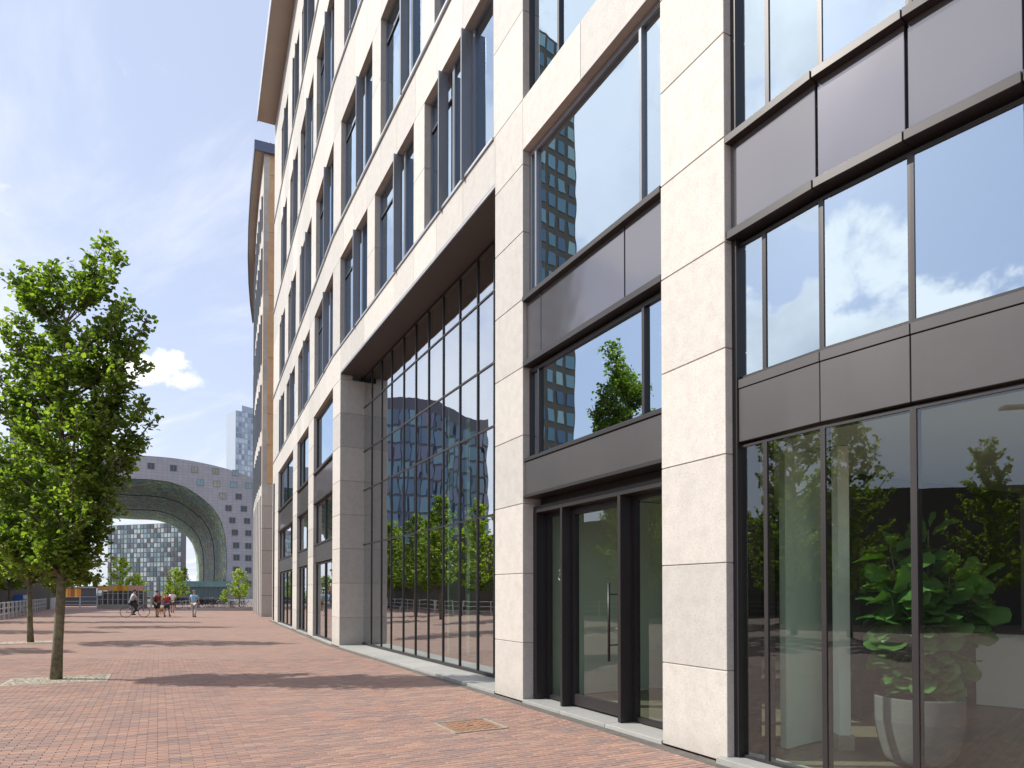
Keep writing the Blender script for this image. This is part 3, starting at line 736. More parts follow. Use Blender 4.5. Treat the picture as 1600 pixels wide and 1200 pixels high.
for pts in stems:
    n = 42
    for k in range(n):
        t = .10+.90*(k+.5)/n; f = t*6; i = min(5, int(f)); P = Vector(pts[i]).lerp(Vector(pts[i+1]), f-i)
        az = k*2.4+rg.uniform(-.4, .4); el = rg.uniform(-.25, .55)+(.5 if k > n-4 else 0)
        d = Vector((math.cos(az)*math.cos(el), math.sin(az)*math.cos(el), math.sin(el)))
        L = rg.uniform(.19, .32)*(.75 if k > n-3 else 1)
        V, Fc = fig_leaf(P+d*.05, d, L, L*rg.uniform(.72, .9), Vector((rg.uniform(-1.2, .8), rg.uniform(-1.5, .6), 1)))
        mesh_obj('leaf', V, Fc, 'leaf_fig', fig, True)
        
# ------------------------------------------------------------------ trees
def leaves_mesh(name, P, Dr, size, m, parent, rg):
    """P (n,3) positions, Dr (n,3) direction of each leaf"""
    P = np.asarray(P); n = len(P)
    X = np.asarray(Dr)+rg.normal(0, .45, (n, 3)); X[:, 2] -= .25; X /= np.linalg.norm(X, axis=1)[:, None]
    U = rg.normal(0, .55, (n, 3)); U[:, 2] += 1.0
    Y = np.cross(U, X); Y /= np.linalg.norm(Y, axis=1)[:, None]; Zv = np.cross(X, Y)
    L = size*rg.uniform(.6, 1.25, n)[:, None]; W = L*.42; fold = L*rg.uniform(.02, .22, n)[:, None]
    V = np.stack([P, P+X*L*.30+Y*W+Zv*fold, P+X*L*.72+Y*W*.8+Zv*fold, P+X*L-Zv*L*.12, P+X*L*.72-Y*W*.8+Zv*fold, P+X*L*.30-Y*W+Zv*fold], 1).reshape(-1, 3)
    me = bpy.data.meshes.new(name)
    o0 = np.array(wloc(parent)); V = V-o0
    me.vertices.add(n*6); me.vertices.foreach_set('co', V.ravel())
    idx = np.arange(n)[:, None]*6
    q = np.concatenate([idx+0, idx+1, idx+2, idx+3, idx+0, idx+3, idx+4, idx+5], 1).reshape(-1)
    me.loops.add(n*8); me.loops.foreach_set('vertex_index', q)
    me.polygons.add(n*2); me.polygons.foreach_set('loop_start', np.arange(n*2)*4); me.polygons.foreach_set('loop_total', np.full(n*2, 4))
    me.update(); me.materials.append(M[m])
    o = bpy.data.objects.new(name, me); COL.objects.link(o); o.parent = parent
    return o
def make_tree(name, base, H, limbs, rtrunk, label, group, leaf=.11, lm='leaf', seed=1, twigs=15, lpt=15, trunk_top=None, lean=(0, 0), barkm='bark', tw=.42, n_bot=2.2):
    """limbs = list of (start height, tip Vector rel. to base)"""
    rg = np.random.RandomState(seed); root = empty(name, base, label, 'tree', group)
    mb = MB(); base = Vector(base); tt = trunk_top or H*.86
    axis = []
    for i in range(12):
        t = i/11; axis.append(Vector((lean[0]*t*t+.04*math.sin(t*7+seed), lean[1]*t*t+.03*math.cos(t*6+seed)-.03, tt*t)))
    rad = [rtrunk*(1.18 if i == 0 else 1.0)*(1-.9*(i/11)**1.25) for i in range(12)]
    mb.tube([base+p+Vector((0, 0, -.03 if i == 0 else 0)) for i, p in enumerate(axis)], rad, 12)
    def trunk_at(h):
        t = max(0, min(.999, h/tt))*11; i = int(t); return axis[i].lerp(axis[i+1], t-i), rad[i]
    P = []; Dd = []
    for h0, tip in limbs:
        a, r0 = trunk_at(h0); tip = Vector(tip); L = (tip-a).length
        mid = a.lerp(tip, .5)+Vector((0, 0, -.10*L))+Vector(rg.normal(0, .05*L, 3))
        pts = []
        for i in range(9):
            t = i/8; pts.append(a*(1-t)**2+mid*2*t*(1-t)+tip*t*t)
        rl = min(r0*.6, .012+.014*L)
        mb.tube([base+p for p in pts], [rl*(1-.85*i/8)+.003 for i in range(9)], 6)
        for k in range(int(twigs*(.5+L/2.6))):
            t = rg.uniform(.22, 1.0); f = t*8; i = min(7, int(f)); q = pts[i].lerp(pts[i+1], f-i)
            out = (pts[i+1]-pts[i]).normalized(); rnd = Vector(rg.normal(0, 1, 3)); rnd.z = abs(rnd.z)*.5-.1
            dv = (out*.8+rnd.normalized()*1.0).normalized()
            tl = tw*rg.uniform(.4, 1.1)*(1.15-.65*t)
            e = q+dv*tl; mb.tube([base+q, base+q.lerp(e, .5)+Vector((0, 0, .02)), base+e], [.006, .004, .002], 3, False)
            nn = max(4, int(lpt*tl/tw))
            for j in range(nn):
                s = rg.uniform(.15, 1.0); pp = q.lerp(e, s)+Vector(rg.normal(0, .045, 3)); P.append(base+pp); Dd.append(dv+Vector(rg.normal(0, .6, 3)))
    tr = mb.build('trunk', barkm, root, True)
    leaves_mesh('crown', np.array([tuple(p) for p in P]), np.array([tuple(d) for d in Dd]), leaf, lm, root, rg)
    return root
# main tree: limb tips read off the photograph
T1 = ground(92, 1062)
tips = [(160, 382, .0), (186, 408, -.2), (172, 395, .2), (72, 410, .1), (52, 425, .3), (22, 438, -.1), (36, 450, .2), (200, 470, .1), (192, 480, -.3), (176, 500, .3), (230, 498, -.1), (232, 528, .3), (150, 450, 0.), (60, 480, .2), 
        (228, 566, .0), (200, 550, .5), (188, 570, -.5), (5, 520, .2), (-15, 505, -.2), (30, 500, -.4), (-30, 560, .3), (205, 605, .2), (186, 600, -.2), (240, 655, .0), (232, 630, -.3), (215, 640, .4),
        (222, 690, -.1), (205, 720, .3), (185, 705, -.5), (192, 745, 0.), (172, 770, -.3), (180, 800, .3), (160, 845, .0), (150, 880, -.2), (135, 905, .2),
        (-45, 700, .2), (-30, 730, -.4), (-35, 770, .3), (-25, 800, .1), (-10, 630, -.2), (-30, 590, .2), (15, 700, .6), (5, 740, -.6), (10, 830, -.2), (30, 850, .3), (70, 860, -.6), (100, 870, .8), (45, 790, -.8), (130, 800, -.8), (150, 760, .9), (60, 720, 1.0), (120, 650, -.9), (80, 610, .9),
        (120, 560, .8), (60, 560, -.7), (150, 620, .8), (20, 610, .6), (90, 780, .9), (-50, 660, -.2), (20, 770, .9), (160, 700, .8), (110, 720, -1.), (70, 660, -.9), (30, 660, -.5), (140, 530, -.5), (90, 520, .5), (170, 640, -.6), (150, 820, .5), (0, 790, .6), (110, 840, -.5), (60, 820, .6), (130, 740, 1.1),(40,580,.5),(10,560,.1), (100, 600, -.6), (180, 660, .3), (195, 530, .2), (-5, 850, .1), (-25, 830, -.4), (100, 885, .3), (75, 885, -.2)]
lim = []
for (u, v, dy) in tips:
    p = depth(u, v, T1.y+dy)-T1
    rad_ = math.hypot(p.x, p.y)
    lim.append((max(1.9, min(6.6, p.z-.25-rad_*.75)), p))
make_tree('street_tree', (T1.x, T1.y, 0), 8.1, lim, .088, 'tallest young tree at the left, standing in a pale gravel pit', 'trees planted on the square', .090, seed=5, twigs=25, lpt=22, trunk_top=6.7, lean=(.10, 0), tw=.54)

def generic_limbs(H, R0, n, seed, bottom=2.0):
    rg = np.random.RandomState(seed); out = []
    for k in range(n):
        t = (k+.5)/n; z = bottom+.3+(H-bottom-.3)*t; prof_ = (1-t)**.62*(.55+.45*min(1, t*4))
        az = k*2.399+rg.uniform(-.4, .4); r = R0*prof_*rg.uniform(.65, 1.12)+.1
        out.append((max(bottom-.1, z-.2-r*.7), Vector((r*math.cos(az), r*math.sin(az), z))))
    out.append((H*.7, Vector((.05, 0, H)))); return out
protos = [make_tree('street_tree', ground(49, 1004), 7.6, generic_limbs(7.4, 1.9, 52, 3), .085, 'slim trunk tree just left of the nearest trunk, in the second gravel pit', 'trees planted on the square', .13, seed=9, twigs=13, lpt=15)]
p2_ = ground(49, 1004)
tree_pit(p2_.x, p2_.y, .80, .58, 60)
protos.append(make_tree('street_tree', (-19.2, 9.8, 0), 9.4, generic_limbs(9.4, 2.7, 60, 14), .12, 'broad green tree on the far side of the square, mirrored in the glass bay', 'trees along the far side', .15, 'leaf_backlit', seed=19, twigs=13, lpt=14))
def copy_thing(src, loc, rz, s, label, group=None, name=None):
    r = src.copy(); COL.objects.link(r); r.location = loc; r.rotation_euler = (0, 0, rz); r.scale = (s, s, s); r['label'] = label
    if group: r['group'] = group
    for ch in list(src.children):
        c_ = ch.copy(); COL.objects.link(c_); c_.parent = r
        for g_ in list(ch.children):
            d_ = g_.copy(); COL.objects.link(d_); d_.parent = c_
    return r
for k, (x, y, s) in enumerate(((-21.2, 32, 1.0), (-24.7, 37.3, .95), (-30.2, 45.5, 1.0), (-51.5, 77, .8))):
    copy_thing(protos[0], (x, y, 0), k*1.3+.5, s, 'distant tree of the row whose trunk is hidden behind the nearest tree', 'trees planted on the square')
for k, (x, y, s) in enumerate(((-18.4, 3.4, .86), (-23.5, -4.7, .84), (-22, 19, .95), (-26.5, 28, 1.0), (-31, 37, .92), (-35.5, 46, .9), (-40.5, 55, .95), (-46, 64, 1.), (-20, -14, 1.), (-28, 12, .8), (-34, 26, 1.02), (-40, 38, .95), (-33, -8, .8), (-34, 4, .8), (-46, 50, 1.), (-52, 60, 1.), (-33,17,.98))):
    copy_thing(protos[1], (x, y, 0), k*1.1, s, {0: 'broad green tree mirrored in the middle ground floor pane of the bay', 1: 'smaller pointed tree mirrored in the rightmost ground floor pane of the bay'}.get(k, 'broad green tree beyond the railing on the far side of the square'), 'trees along the far side')

# ------------------------------------------------------------------ second office building (beyond the gap)
b2 = empty('office_building', (-16.9, 46, 0), 'farther stone office building with a curved front and orange brown side wall', 'building')
c0 = nextp(B.p(B.at(420)), -.455, 408.3); C = [c0]
sl = -.44
for k in range(6): C.append(C[-1]+Vector((sl, 1)).normalized()*5.2); sl += .022
H2 = 31.2
sideP = C[0]; nrm = Seg(tuple(C[0]), -.44).n
q = [tuple(C[0]+nrm*0.0), tuple(C[0]+nrm*9), tuple(C[0]+nrm*9+Vector((-.4, .9))*.5), tuple(C[0]+Vector((-.4, .9))*.5)]
zs2 = [0]+[1.2+1.9*i for i in range(17)]+[H2]
zs2 = [0, 1.4, 2.9, 4.4, 5.9, 7.4, 8.9, 11.5, 13.6, 17.4, 21.6, 25.9, 29.8, H2]
for a_, b_ in zip(zs2[:-1], zs2[1:]):
    MB().quadbox(q, a_+.012, b_-.012).build('stone_panel', 'stone_warm' if a_ > 8.8 else 'stone_dark', b2)
for k in range(6):
    L = (C[k+1]-C[k]).length; d_ = (C[k+1]-C[k])/L; sg = Seg(tuple(C[k]), d_.x/d_.y)
    sg.obj('wall_backing', 'int_dark', b2, .3, L, 1.2, 1.4, 0, H2-.3)
    npier = 3
    for i in range(npier):
        s0 = L*i/npier + (.5 if (k == 0 and i == 0) else 0); sg.obj('stone_pier', 'stone', b2, s0, L*i/npier+.7, 0, .35, 0, 8.8)
    lv = [(8.2, 8.9), (11.6, 12.6), (15.8, 17.2), (20.6, 21.9), (25.2, 26.4), (28.8, H2)]
    for a_, b_ in lv: sg.obj('stone_band', 'stone', b2, 0, L, .0, .35, a_, b_)
    prev = 8.9
    for a_, b_ in lv[1:]:
        for i in range(npier):
            sg.obj('stone_pier', 'stone', b2, L*i/npier, L*i/npier+.6, .0, .3, prev+.003, a_-.003)
            w_ = window(sg, L*i/npier+.6, L*(i+1)/npier, prev, a_, .12, [], gm='glass_upper', frm='fin_metal', parent=b2)
            sg.obj('sun_fin', 'fin_metal', w_, L*i/npier+1.0, L*i/npier+1.05, -.10, .1, prev-.05, a_-.03)
        prev = b_
    for a_, b_ in ((.1, 2.6), (3.3, 4.8), (5.8, 8.2)):
        for i in range(npier): window(sg, L*i/npier+.7, L*(i+1)/npier, a_, b_, .12, [], gm='glass_portal', parent=b2)
    for a_, b_ in ((2.6, 3.3), (4.8, 5.8)):
        for i in range(npier): sg.obj('spandrel_panel', 'panel_metal', b2, L*i/npier+.702, L*(i+1)/npier-.002, .08, .2, a_, b_)
    rb = MB(); sg.box(rb, -.1 if k == 0 else -.0, L, -.56, 6, H2+.02+k*.002, H2+.5+k*.002); r2 = rb.build('roof', 'roof_soffit', b2)
    sg.obj('roof_edge', 'roof_edge', r2, -.1 if k == 0 else 0, L, -.62, -.56, H2-.1, H2+.62)
sg0 = Seg(tuple(C[0]), -.44)
sg0.obj('cornice', 'roof_edge', b2, -.25, -.1, -.62, 9, H2-.05, H2+.62)
mb = MB(); p = sg0.p(.4, .4); mb.tube([(p.x, p.y, H2+.5), (p.x, p.y, H2+1.0)], .12, 8).build('roof_vent', 'steel', b2)

# ------------------------------------------------------------------ horseshoe market hall
AX = Vector((-.545, 1, 0)).normalized(); YM = 190.
fp = depth(260, 900, YM); FN = AX
def mp(u, v): return onplane(u, v, fp, FN)
RT = Vector((AX.y, -AX.x, 0)).normalized()
ctr = mp(205, 900); ctr = Vector((ctr.x, ctr.y, 0))
def loc2(u, v):
    p = mp(u, v); return ((p-ctr).dot(RT), p.z)
inner = [loc2(*p) for p in ((354, 925), (353, 905), (354.5, 880), (354, 862), (352, 837), (345, 812), (332, 792), (312, 775), (290, 761), (262, 752), (235, 749), (208, 748))]
inner = [(x, z) for x, z in inner]
x_in = inner[0][0]; inner[0] = (x_in, 0.0)
outer = [loc2(*p) for p in ((208, 711), (235, 712.5), (260, 714.5), (280, 717), (300, 720), (320, 724), (340, 728.5), (360, 734), (380, 740.5), (398, 748), (420, 762), (436, 782), (446, 810), (450, 850))]
outer.append((outer[-1][0]+.3, 0.0))
hall = empty('arched_market_hall', (ctr.x, ctr.y, 0), 'huge grey horseshoe shaped hall with a mural covered arch at the end of the square', 'building')
mirror = lambda L: [(-x, z) for x, z in L]
O = mirror(outer)[::-1][:-1]+outer              # left foot .. right foot
O = [(-outer[-1][0], 0.0)]+[p for p in mirror(outer)[::-1][1:]][:-1]+outer
I = [(-x, z) for x, z in inner]+inner[::-1][1:]  # left foot ... right foot
def W3(x, z, dep): q = ctr+RT*x+AX*dep; return (q.x, q.y, z)
def resample(P, n):
    P = [Vector(p) for p in P]; L = [0]
    for a, b in zip(P[:-1], P[1:]): L.append(L[-1]+(b-a).length)
    out = []
    for i in range(n):
        t = L[-1]*i/(n-1); k = max(j for j in range(len(L)) if L[j] <= t+1e-9); k = min(k, len(P)-2)
        f = (t-L[k])/max(1e-9, L[k+1]-L[k]); out.append(P[k].lerp(P[k+1], f))
    return out
n = 72; Or, Ir = resample(O, n), resample(I, n)
V = []; DEP = 118.
for dep in (0, DEP):
    for P in (Or, Ir):
        V += [W3(p.x, p.y, dep) for p in P]
Fc = []
for i in range(n-1):
    Fc += [(i, i+1, n+i+1, n+i), (2*n+i, 3*n+i, 3*n+i+1, 2*n+i+1), (i, 2*n+i, 2*n+i+1, i+1)]
mat('slate', (.235, .225, .255), .7, noise=.08, nscale=.35)
def tile_mat():
    m = bpy.data.materials.new('slate_tiles'); m.use_nodes = True; t = m.node_tree; t.nodes.clear(); nn = NT(t)
    g_ = nn.new('ShaderNodeNewGeometry').outputs['Position']
    xr = nn.vmath('DOT_PRODUCT', g_, tuple(RT)).outputs['Value']; zz_ = nn.new('ShaderNodeSeparateXYZ', {0: g_}).outputs[2]
    v_ = nn.new('ShaderNodeCombineXYZ', {0: xr, 1: zz_, 2: 0.0}).outputs[0]
    br = nn.new('ShaderNodeTexBrick', {'Vector': v_, 'Color1': (.38, .365, .385, 1), 'Color2': (.45, .43, .455, 1), 'Mortar': (.20, .19, .22, 1), 'Scale': 1., 'Mortar Size': .035, 'Brick Width': 1.3, 'Row Height': .85}, offset=0.0)
    p_ = nn.new('ShaderNodeBsdfPrincipled', {'Base Color': nn.mix(.3, br.outputs[0], nn.ramp(nn.noise(g_, .08, 4), [(.3, (.34, .33, .35)), (.7, (.46, .44, .45))])), 'Roughness': .6})
    nn.new('ShaderNodeOutputMaterial', {0: p_.outputs[0]}); M['slate_tiles'] = m
tile_mat()
shell = mesh_obj('wall', V, Fc, 'slate_tiles', hall)
# mural lining: small uneven panels along the inside of the vault
def mural_mat():
    m = bpy.data.materials.new('mural'); m.use_nodes = True; t = m.node_tree; t.nodes.clear(); nn = NT(t)
    g_ = nn.new('ShaderNodeNewGeometry').outputs['Position']
    a_ = nn.vmath('DOT_PRODUCT', g_, tuple(AX)).outputs['Value']; x_ = nn.vmath('DOT_PRODUCT', g_, tuple(RT)).outputs['Value']; z_ = nn.new('ShaderNodeSeparateXYZ', {0: g_}).outputs[2]
    v_ = nn.new('ShaderNodeCombineXYZ', {0: nn.math('MULTIPLY', a_, .05), 1: nn.math('MULTIPLY', x_, .11), 2: nn.math('MULTIPLY', z_, .11)}).outputs[0]
    n1 = nn.noise(v_, 1.2, 4, .6, .8); n2 = nn.noise(v_, 6, 5, .7, 1.5); n3 = nn.noise(nn.vmath('ADD', v_, (9, 3, 1)).outputs[0], 1.6, 3, .6)
    c_ = nn.ramp(n1, [(.30, (.02, .07, .08)), (.42, (.05, .12, .09)), (.50, (.20, .20, .04)), (.57, (.05, .09, .07)), (.66, (.20, .07, .02)), (.75, (.18, .02, .05))])
    c_ = nn.mix(nn.new('ShaderNodeMapRange', {0: n3, 1: .5, 2: .62, 3: 0., 4: .7}).outputs[0], c_, (.04, .08, .10))
    c_ = nn.mix(.5, c_, (.085, .10, .10))
    c_ = nn.mix(1., c_, nn.ramp(n2, [(.33, (.18, .2, .2)), (.5, (.9, .9, .9)), (.66, (2.2, 2.0, 1.7))]), 'MULTIPLY')
    p_ = nn.new('ShaderNodeBsdfPrincipled', {'Base Color': nn.mix(1., c_, (4.6, 4.8, 4.6), 'MULTIPLY'), 'Roughness': .42, 'Specular IOR Level': .5})
    h_ = nn.noise(v_, 14, 3, .6); bb = nn.new('ShaderNodeBump', {'Height': h_, 'Strength': .7, 'Distance': .6}); nn.l.new(bb.outputs[0], p_.inputs['Normal'])
    nn.new('ShaderNodeOutputMaterial', {0: p_.outputs[0]}); M['mural'] = m
mural_mat()
V = []; nd = 13
for k in range(nd):
    dep = .3+(DEP-.6)*k/(nd-1)
    for p in Ir:
        x, z = p.x, p.y; V.append(W3(x*.997, z*.997 if z > .5 else z, dep))
Fc = [(k*n+i, k*n+i+1, (k+1)*n+i+1, (k+1)*n+i) for k in range(nd-1) for i in range(n-1)]
mesh_obj('mural_vault', V, Fc, 'mural', hall, True)
for dep in (30, 72):    # glazing cables across the vault
    mb = MB(); mb.tube([W3(p.x*.975, p.y*.975, dep) for p in Ir[2:-2]], .16, 4); mb.build('vault_joint', 'black_metal', hall)
mb = MB(); a_ = mp(175, 760); mb.tube([tuple(a_), (a_.x, a_.y, 2)], .12, 4); mb.build('cable', 'black_metal', hall)
# square windows in the face
wins = [(200, 728), (236, 728), (271, 731.5), (304, 734), (337, 736.5), (368, 739), (313, 754), (339, 756), (365, 757.5), (388, 759), (348, 775), (373, 776), (357, 794), (381, 795), (363, 813), (386, 814), (367, 832), (388, 833), (369, 852), (388, 853), (369.5, 871), (388, 872), (369, 890), (388, 891), (388, 912),
        (163, 729), (128, 732), (94, 737), (60, 745)]
mat('win_dark', (.03, .045, .05), .3, noise=.4, nscale=.5, spec=.8); mat('win_light', (.20, .33, .36), .15, noise=.3, nscale=.4, spec=.8); mat('win_gold', (.38, .36, .26), .2, noise=.5, nscale=.6)
for k, (u, v) in enumerate(wins):
    p = mp(u, v); s_ = .88; m_ = 'win_light' if (k in (5, 6, 8, 9)) else ('win_gold' if k in (3, 4, 7, 10) else 'win_dark')
    P = []
    c_ = Vector(p)-AX*.05
    def qp(a, b, dep): return tuple(c_+RT*a+Vector((0, 0, b))+AX*dep)
    fr_ = MB()
    for x0, x1, z0, z1 in ((-s_, s_, -s_, -s_+.1), (-s_, s_, s_-.1, s_), (-s_, -s_+.1, -s_+.1, s_-.1), (s_-.1, s_, -s_+.1, s_-.1), (-.04, .04, -s_+.1, s_-.1)):
        fr_.add([qp(x0, z0, -.06), qp(x1, z0, -.06), qp(x1, z0, .1), qp(x0, z0, .1), qp(x0, z1, -.06), qp(x1, z1, -.06), qp(x1, z1, .1), qp(x0, z1, .1)], BF)
    wf = fr_.build('window', 'slate', hall)
    MB().add([qp(-s_+.1, -s_+.1, -.0), qp(s_-.1, -s_+.1, -.0), qp(s_-.1, -s_+.1, .04), qp(-s_+.1, -s_+.1, .04), qp(-s_+.1, s_-.1, -.0), qp(s_-.1, s_-.1, -.0), qp(s_-.1, s_-.1, .04), qp(-s_+.1, s_-.1, .04)], BF).build('pane', m_, wf)
# glass entrance pavilion at the foot of the arch
pv = empty('glass_pavilion', tuple(ctr+RT*8), 'low dark teal glass pavilion across the foot of the arch', 'pavilion')
mat('teal_glass', (.03, .075, .08), .12, noise=.5, nscale=.15, spec=.9); mat('teal_light', (.10, .20, .19), .2, noise=.5, nscale=.3, spec=.8)
def face_box(u0, u1, v0, v1, dep0, dep1, name, m, parent):
    a_, b_ = mp(u0, v1), mp(u1, v0); x0 = (a_-ctr).dot(RT); x1 = (b_-ctr).dot(RT); z0, z1 = max(0, a_.z), b_.z
    return MB().add([W3(x0, z0, dep0), W3(x1, z0, dep0), W3(x1, z0, dep1), W3(x0, z0, dep1), W3(x0, z1, dep0), W3(x1, z1, dep0), W3(x1, z1, dep1), W3(x0, z1, dep1)], BF).build(name, m, parent)
face_box(262, 352, 917, 938, -6, 10, 'glass_wall', 'teal_glass', pv); face_box(270, 356, 909, 917, -7, 12, 'glass_roof', 'teal_light', pv)
for k in range(12): face_box(264+k*7.4, 264.7+k*7.4, 917, 937, -6.3, -6.05, 'mullion', 'slate', pv)
face_box(350, 353, 905, 938, -1, 4, 'end_post', 'slate', pv)

# ------------------------------------------------------------------ flats beyond the arch, towers
def grid_mat(name, cols, rough=.15):
    m = bpy.data.materials.new(name); m.use_nodes = True; t = m.node_tree; t.nodes.clear(); nn = NT(t)
    c_ = nn.ramp(nn.new('ShaderNodeObjectInfo').outputs['Random'], [(i/(len(cols)), c) for i, c in enumerate(cols)], 'CONSTANT')
    p_ = nn.new('ShaderNodeBsdfPrincipled', {'Base Color': c_, 'Roughness': rough, 'Specular IOR Level': .8})
    nn.new('ShaderNodeOutputMaterial', {0: p_.outputs[0]}); M[name] = m
grid_mat('flat_panes', [(.10, .16, .19), (.24, .36, .40), (.06, .09, .11), (.42, .54, .56), (.30, .40, .40), (.09, .08, .10), (.17, .24, .28), (.50, .55, .52), (.12, .2, .22)])
grid_mat('tower_panes', [(.30, .38, .48), (.48, .55, .62), (.22, .28, .36), (.60, .66, .70), (.40, .48, .56)])
grid_mat('wave_panes', [(.06, .14, .24), (.10, .22, .32), (.05, .10, .18), (.14, .28, .36), (.12, .14, .24), (.08, .18, .28)], .3)
grid_mat('brick_panes', [(.10, .22, .28), (.20, .38, .42), (.06, .14, .22), (.12, .28, .34), (.35, .55, .52)], .12)
mat('brown_wall', (.11, .095, .08), .8, noise=.2, nscale=.5); mat('flat_frame', (.20, .17, .18), .6); mat('tower_frame', (.40, .46, .54), .4); mat('tower_brick', (.15, .125, .09), .8, noise=.15, nscale=1); mat('wave_frame', (.10, .095, .12), .5)
def facade_block(name, parent_name, label, cat, P, z1, nx, nz, wall, pane, fx=.12, fz=.18, depth_=14, shared_name='pane', proud=.12, z0=0., top=None, foot=None):
    """wall running P[0]->P[1] (2D), thickness away from the viewer side; panes share one mesh per facade"""
    a, b = Vector(P[0]), Vector(P[1]); L = (b-a).length; d_ = (b-a)/L; nn = Vector((-d_.y, d_.x))
    r = empty(name, (a.x, a.y, 0), label, cat)
    q_ = [tuple(a), tuple(b), tuple(b+nn*depth_), tuple(a+nn*depth_)]
    if foot:
        q_ = [tuple(a), tuple(b), foot[0], foot[1]]
        if nn.dot(Vector(foot[0])-b) < 0: nn = -nn
    MB().quadbox(q_, 0, z1).build('wall', wall, r)
    cw, ch = L/nx, (z1-z0)/nz; me = None
    for j in range(nz):
        for i in range(nx):
            if top and (z0+(j+1)*ch) > top((i+.5)/nx): continue
            s0, s1 = -cw/2*(1-fx), cw/2*(1-fx); c_ = a+d_*(cw*(i+.5)); zb = z0+ch*j+ch*fz/2; hh = ch*(1-fz)
            if me is None:
                pts = [d_*s0-nn*proud, d_*s1-nn*proud, d_*s1+nn*.05, d_*s0+nn*.05]
                me = bpy.data.meshes.new(shared_name); me.from_pydata([(p.x, p.y, 0) for p in pts]+[(p.x, p.y, hh) for p in pts], [], BF); me.materials.append(M[pane])
            o = bpy.data.objects.new(shared_name, me); COL.objects.link(o); o.parent = r; o.location = (c_.x-a.x, c_.y-a.y, zb)
    return r
pa, pb_ = depth(168, 900, 345), depth(283, 900, 330)
facade_block('apartment_block', '', 'glassy apartment block seen through the arch', 'building', [(pa.x, pa.y), (pb_.x, pb_.y)], depth(220, 818, 335).z, 22, 15, 'flat_frame', 'flat_panes', .22, .2, 3)
pa, pb_ = depth(368, 700, 420), depth(396, 700, 428)
zt_ = depth(380, 641, 420).z
rr_ = facade_block('glass_tower', '', 'slim pale glass tower rising behind the grey hall', 'building', [(pa.x, pa.y), (pb_.x, pb_.y)], zt_, 6, 34, 'tower_frame', 'tower_panes', .2, .25)
MB().quadbox([(pa.x+3, pa.y+2), (pb_.x, pb_.y+2), (pb_.x, pb_.y+12), (pa.x+3, pa.y+12)], zt_, depth(380, 632, 420).z).build('roof_storey', 'tower_frame', rr_)
pa, pb_ = depth(15, 700, 260), depth(52, 700, 262)
facade_block('church_tower', '', 'plain grey lilac tower block glimpsed through the leaves at far left', 'building', [(pa.x, pa.y), (pb_.x, pb_.y)], depth(20, 652, 260).z, 3, 9, 'slate', 'win_dark', .8, .7)
pa, pb_ = depth(-160, 700, 240), depth(70, 700, 236)
facade_block('city_block', '', 'low dark city block behind the trees at the left edge', 'building', [(pa.x, pa.y), (pb_.x, pb_.y)], depth(20, 800, 240).z, 16, 8, 'flat_frame', 'flat_panes', .3, .35)

# buildings across the square (seen mirrored in the glass): placed by mirroring their image
def mirror_pt(p, seg, off):
    q_ = seg.p(0, off); n3 = seg.n; d_ = (Vector((p[0], p[1]))-q_).dot(n3); m_ = Vector((p[0], p[1]))-n3*2*d_
    return m_
tv = [depth(838, 900, 112), depth(899, 900, 118), depth(820, 900, 132)]
tm = [mirror_pt(p, A, OB) for p in tv]
zT = depth(845, 40, 112).z
facade_block('brick_tower', '', 'tall brown tower across the square, mirrored in the windows above the door', 'building', [tuple(tm[1]), tuple(tm[0])], zT, 4, 29, 'tower_brick', 'brick_panes', .34, .36, foot=[tuple(tm[2]), tuple(tm[2]+tm[1]-tm[0])])
wp = [(600, 150), (640, 147), (680, 143), (720, 138), (745, 136), (762, 140)]
tops = [621, 621, 626, 648, 657, 655]
wv = [depth(u, 900, Y) for u, Y in wp]; wz = [depth(u, t_, Y).z for (u, Y), t_ in zip(wp, tops)]
wm = [mirror_pt(p, A, PO) for p in wv]
def wave_mat():
    m = bpy.data.materials.new('wave_glass'); m.use_nodes = True; t = m.node_tree; t.nodes.clear(); nn = NT(t)
    g_ = nn.new('ShaderNodeNewGeometry').outputs['Position']; sp_ = nn.new('ShaderNodeSeparateXYZ', {0: g_})
    v_ = nn.new('ShaderNodeCombineXYZ', {0: nn.math('ADD', sp_.outputs[0], nn.math('MULTIPLY', sp_.outputs[1], .6)), 1: sp_.outputs[2], 2: 0.}).outputs[0]
    nz_ = nn.noise(nn.vmath('MULTIPLY', v_, (1.2, .12, 1)).outputs[0], 1., 4, .7)
    p_ = nn.new('ShaderNodeBsdfPrincipled', {'Base Color': nn.ramp(nz_, [(.35, (.03, .05, .09)), (.5, (.08, .14, .20)), (.62, (.16, .15, .24)), (.7, (.10, .22, .24))]), 'Roughness': .15, 'Specular IOR Level': .8})
    nn.new('ShaderNodeOutputMaterial', {0: p_.outputs[0]}); M['wave_glass'] = m
wave_mat()
wb = empty('wavy_tower', (wm[0].x, wm[0].y, 0), 'broad dark glass building with a sloping top, mirrored in the tall glass wall', 'building')
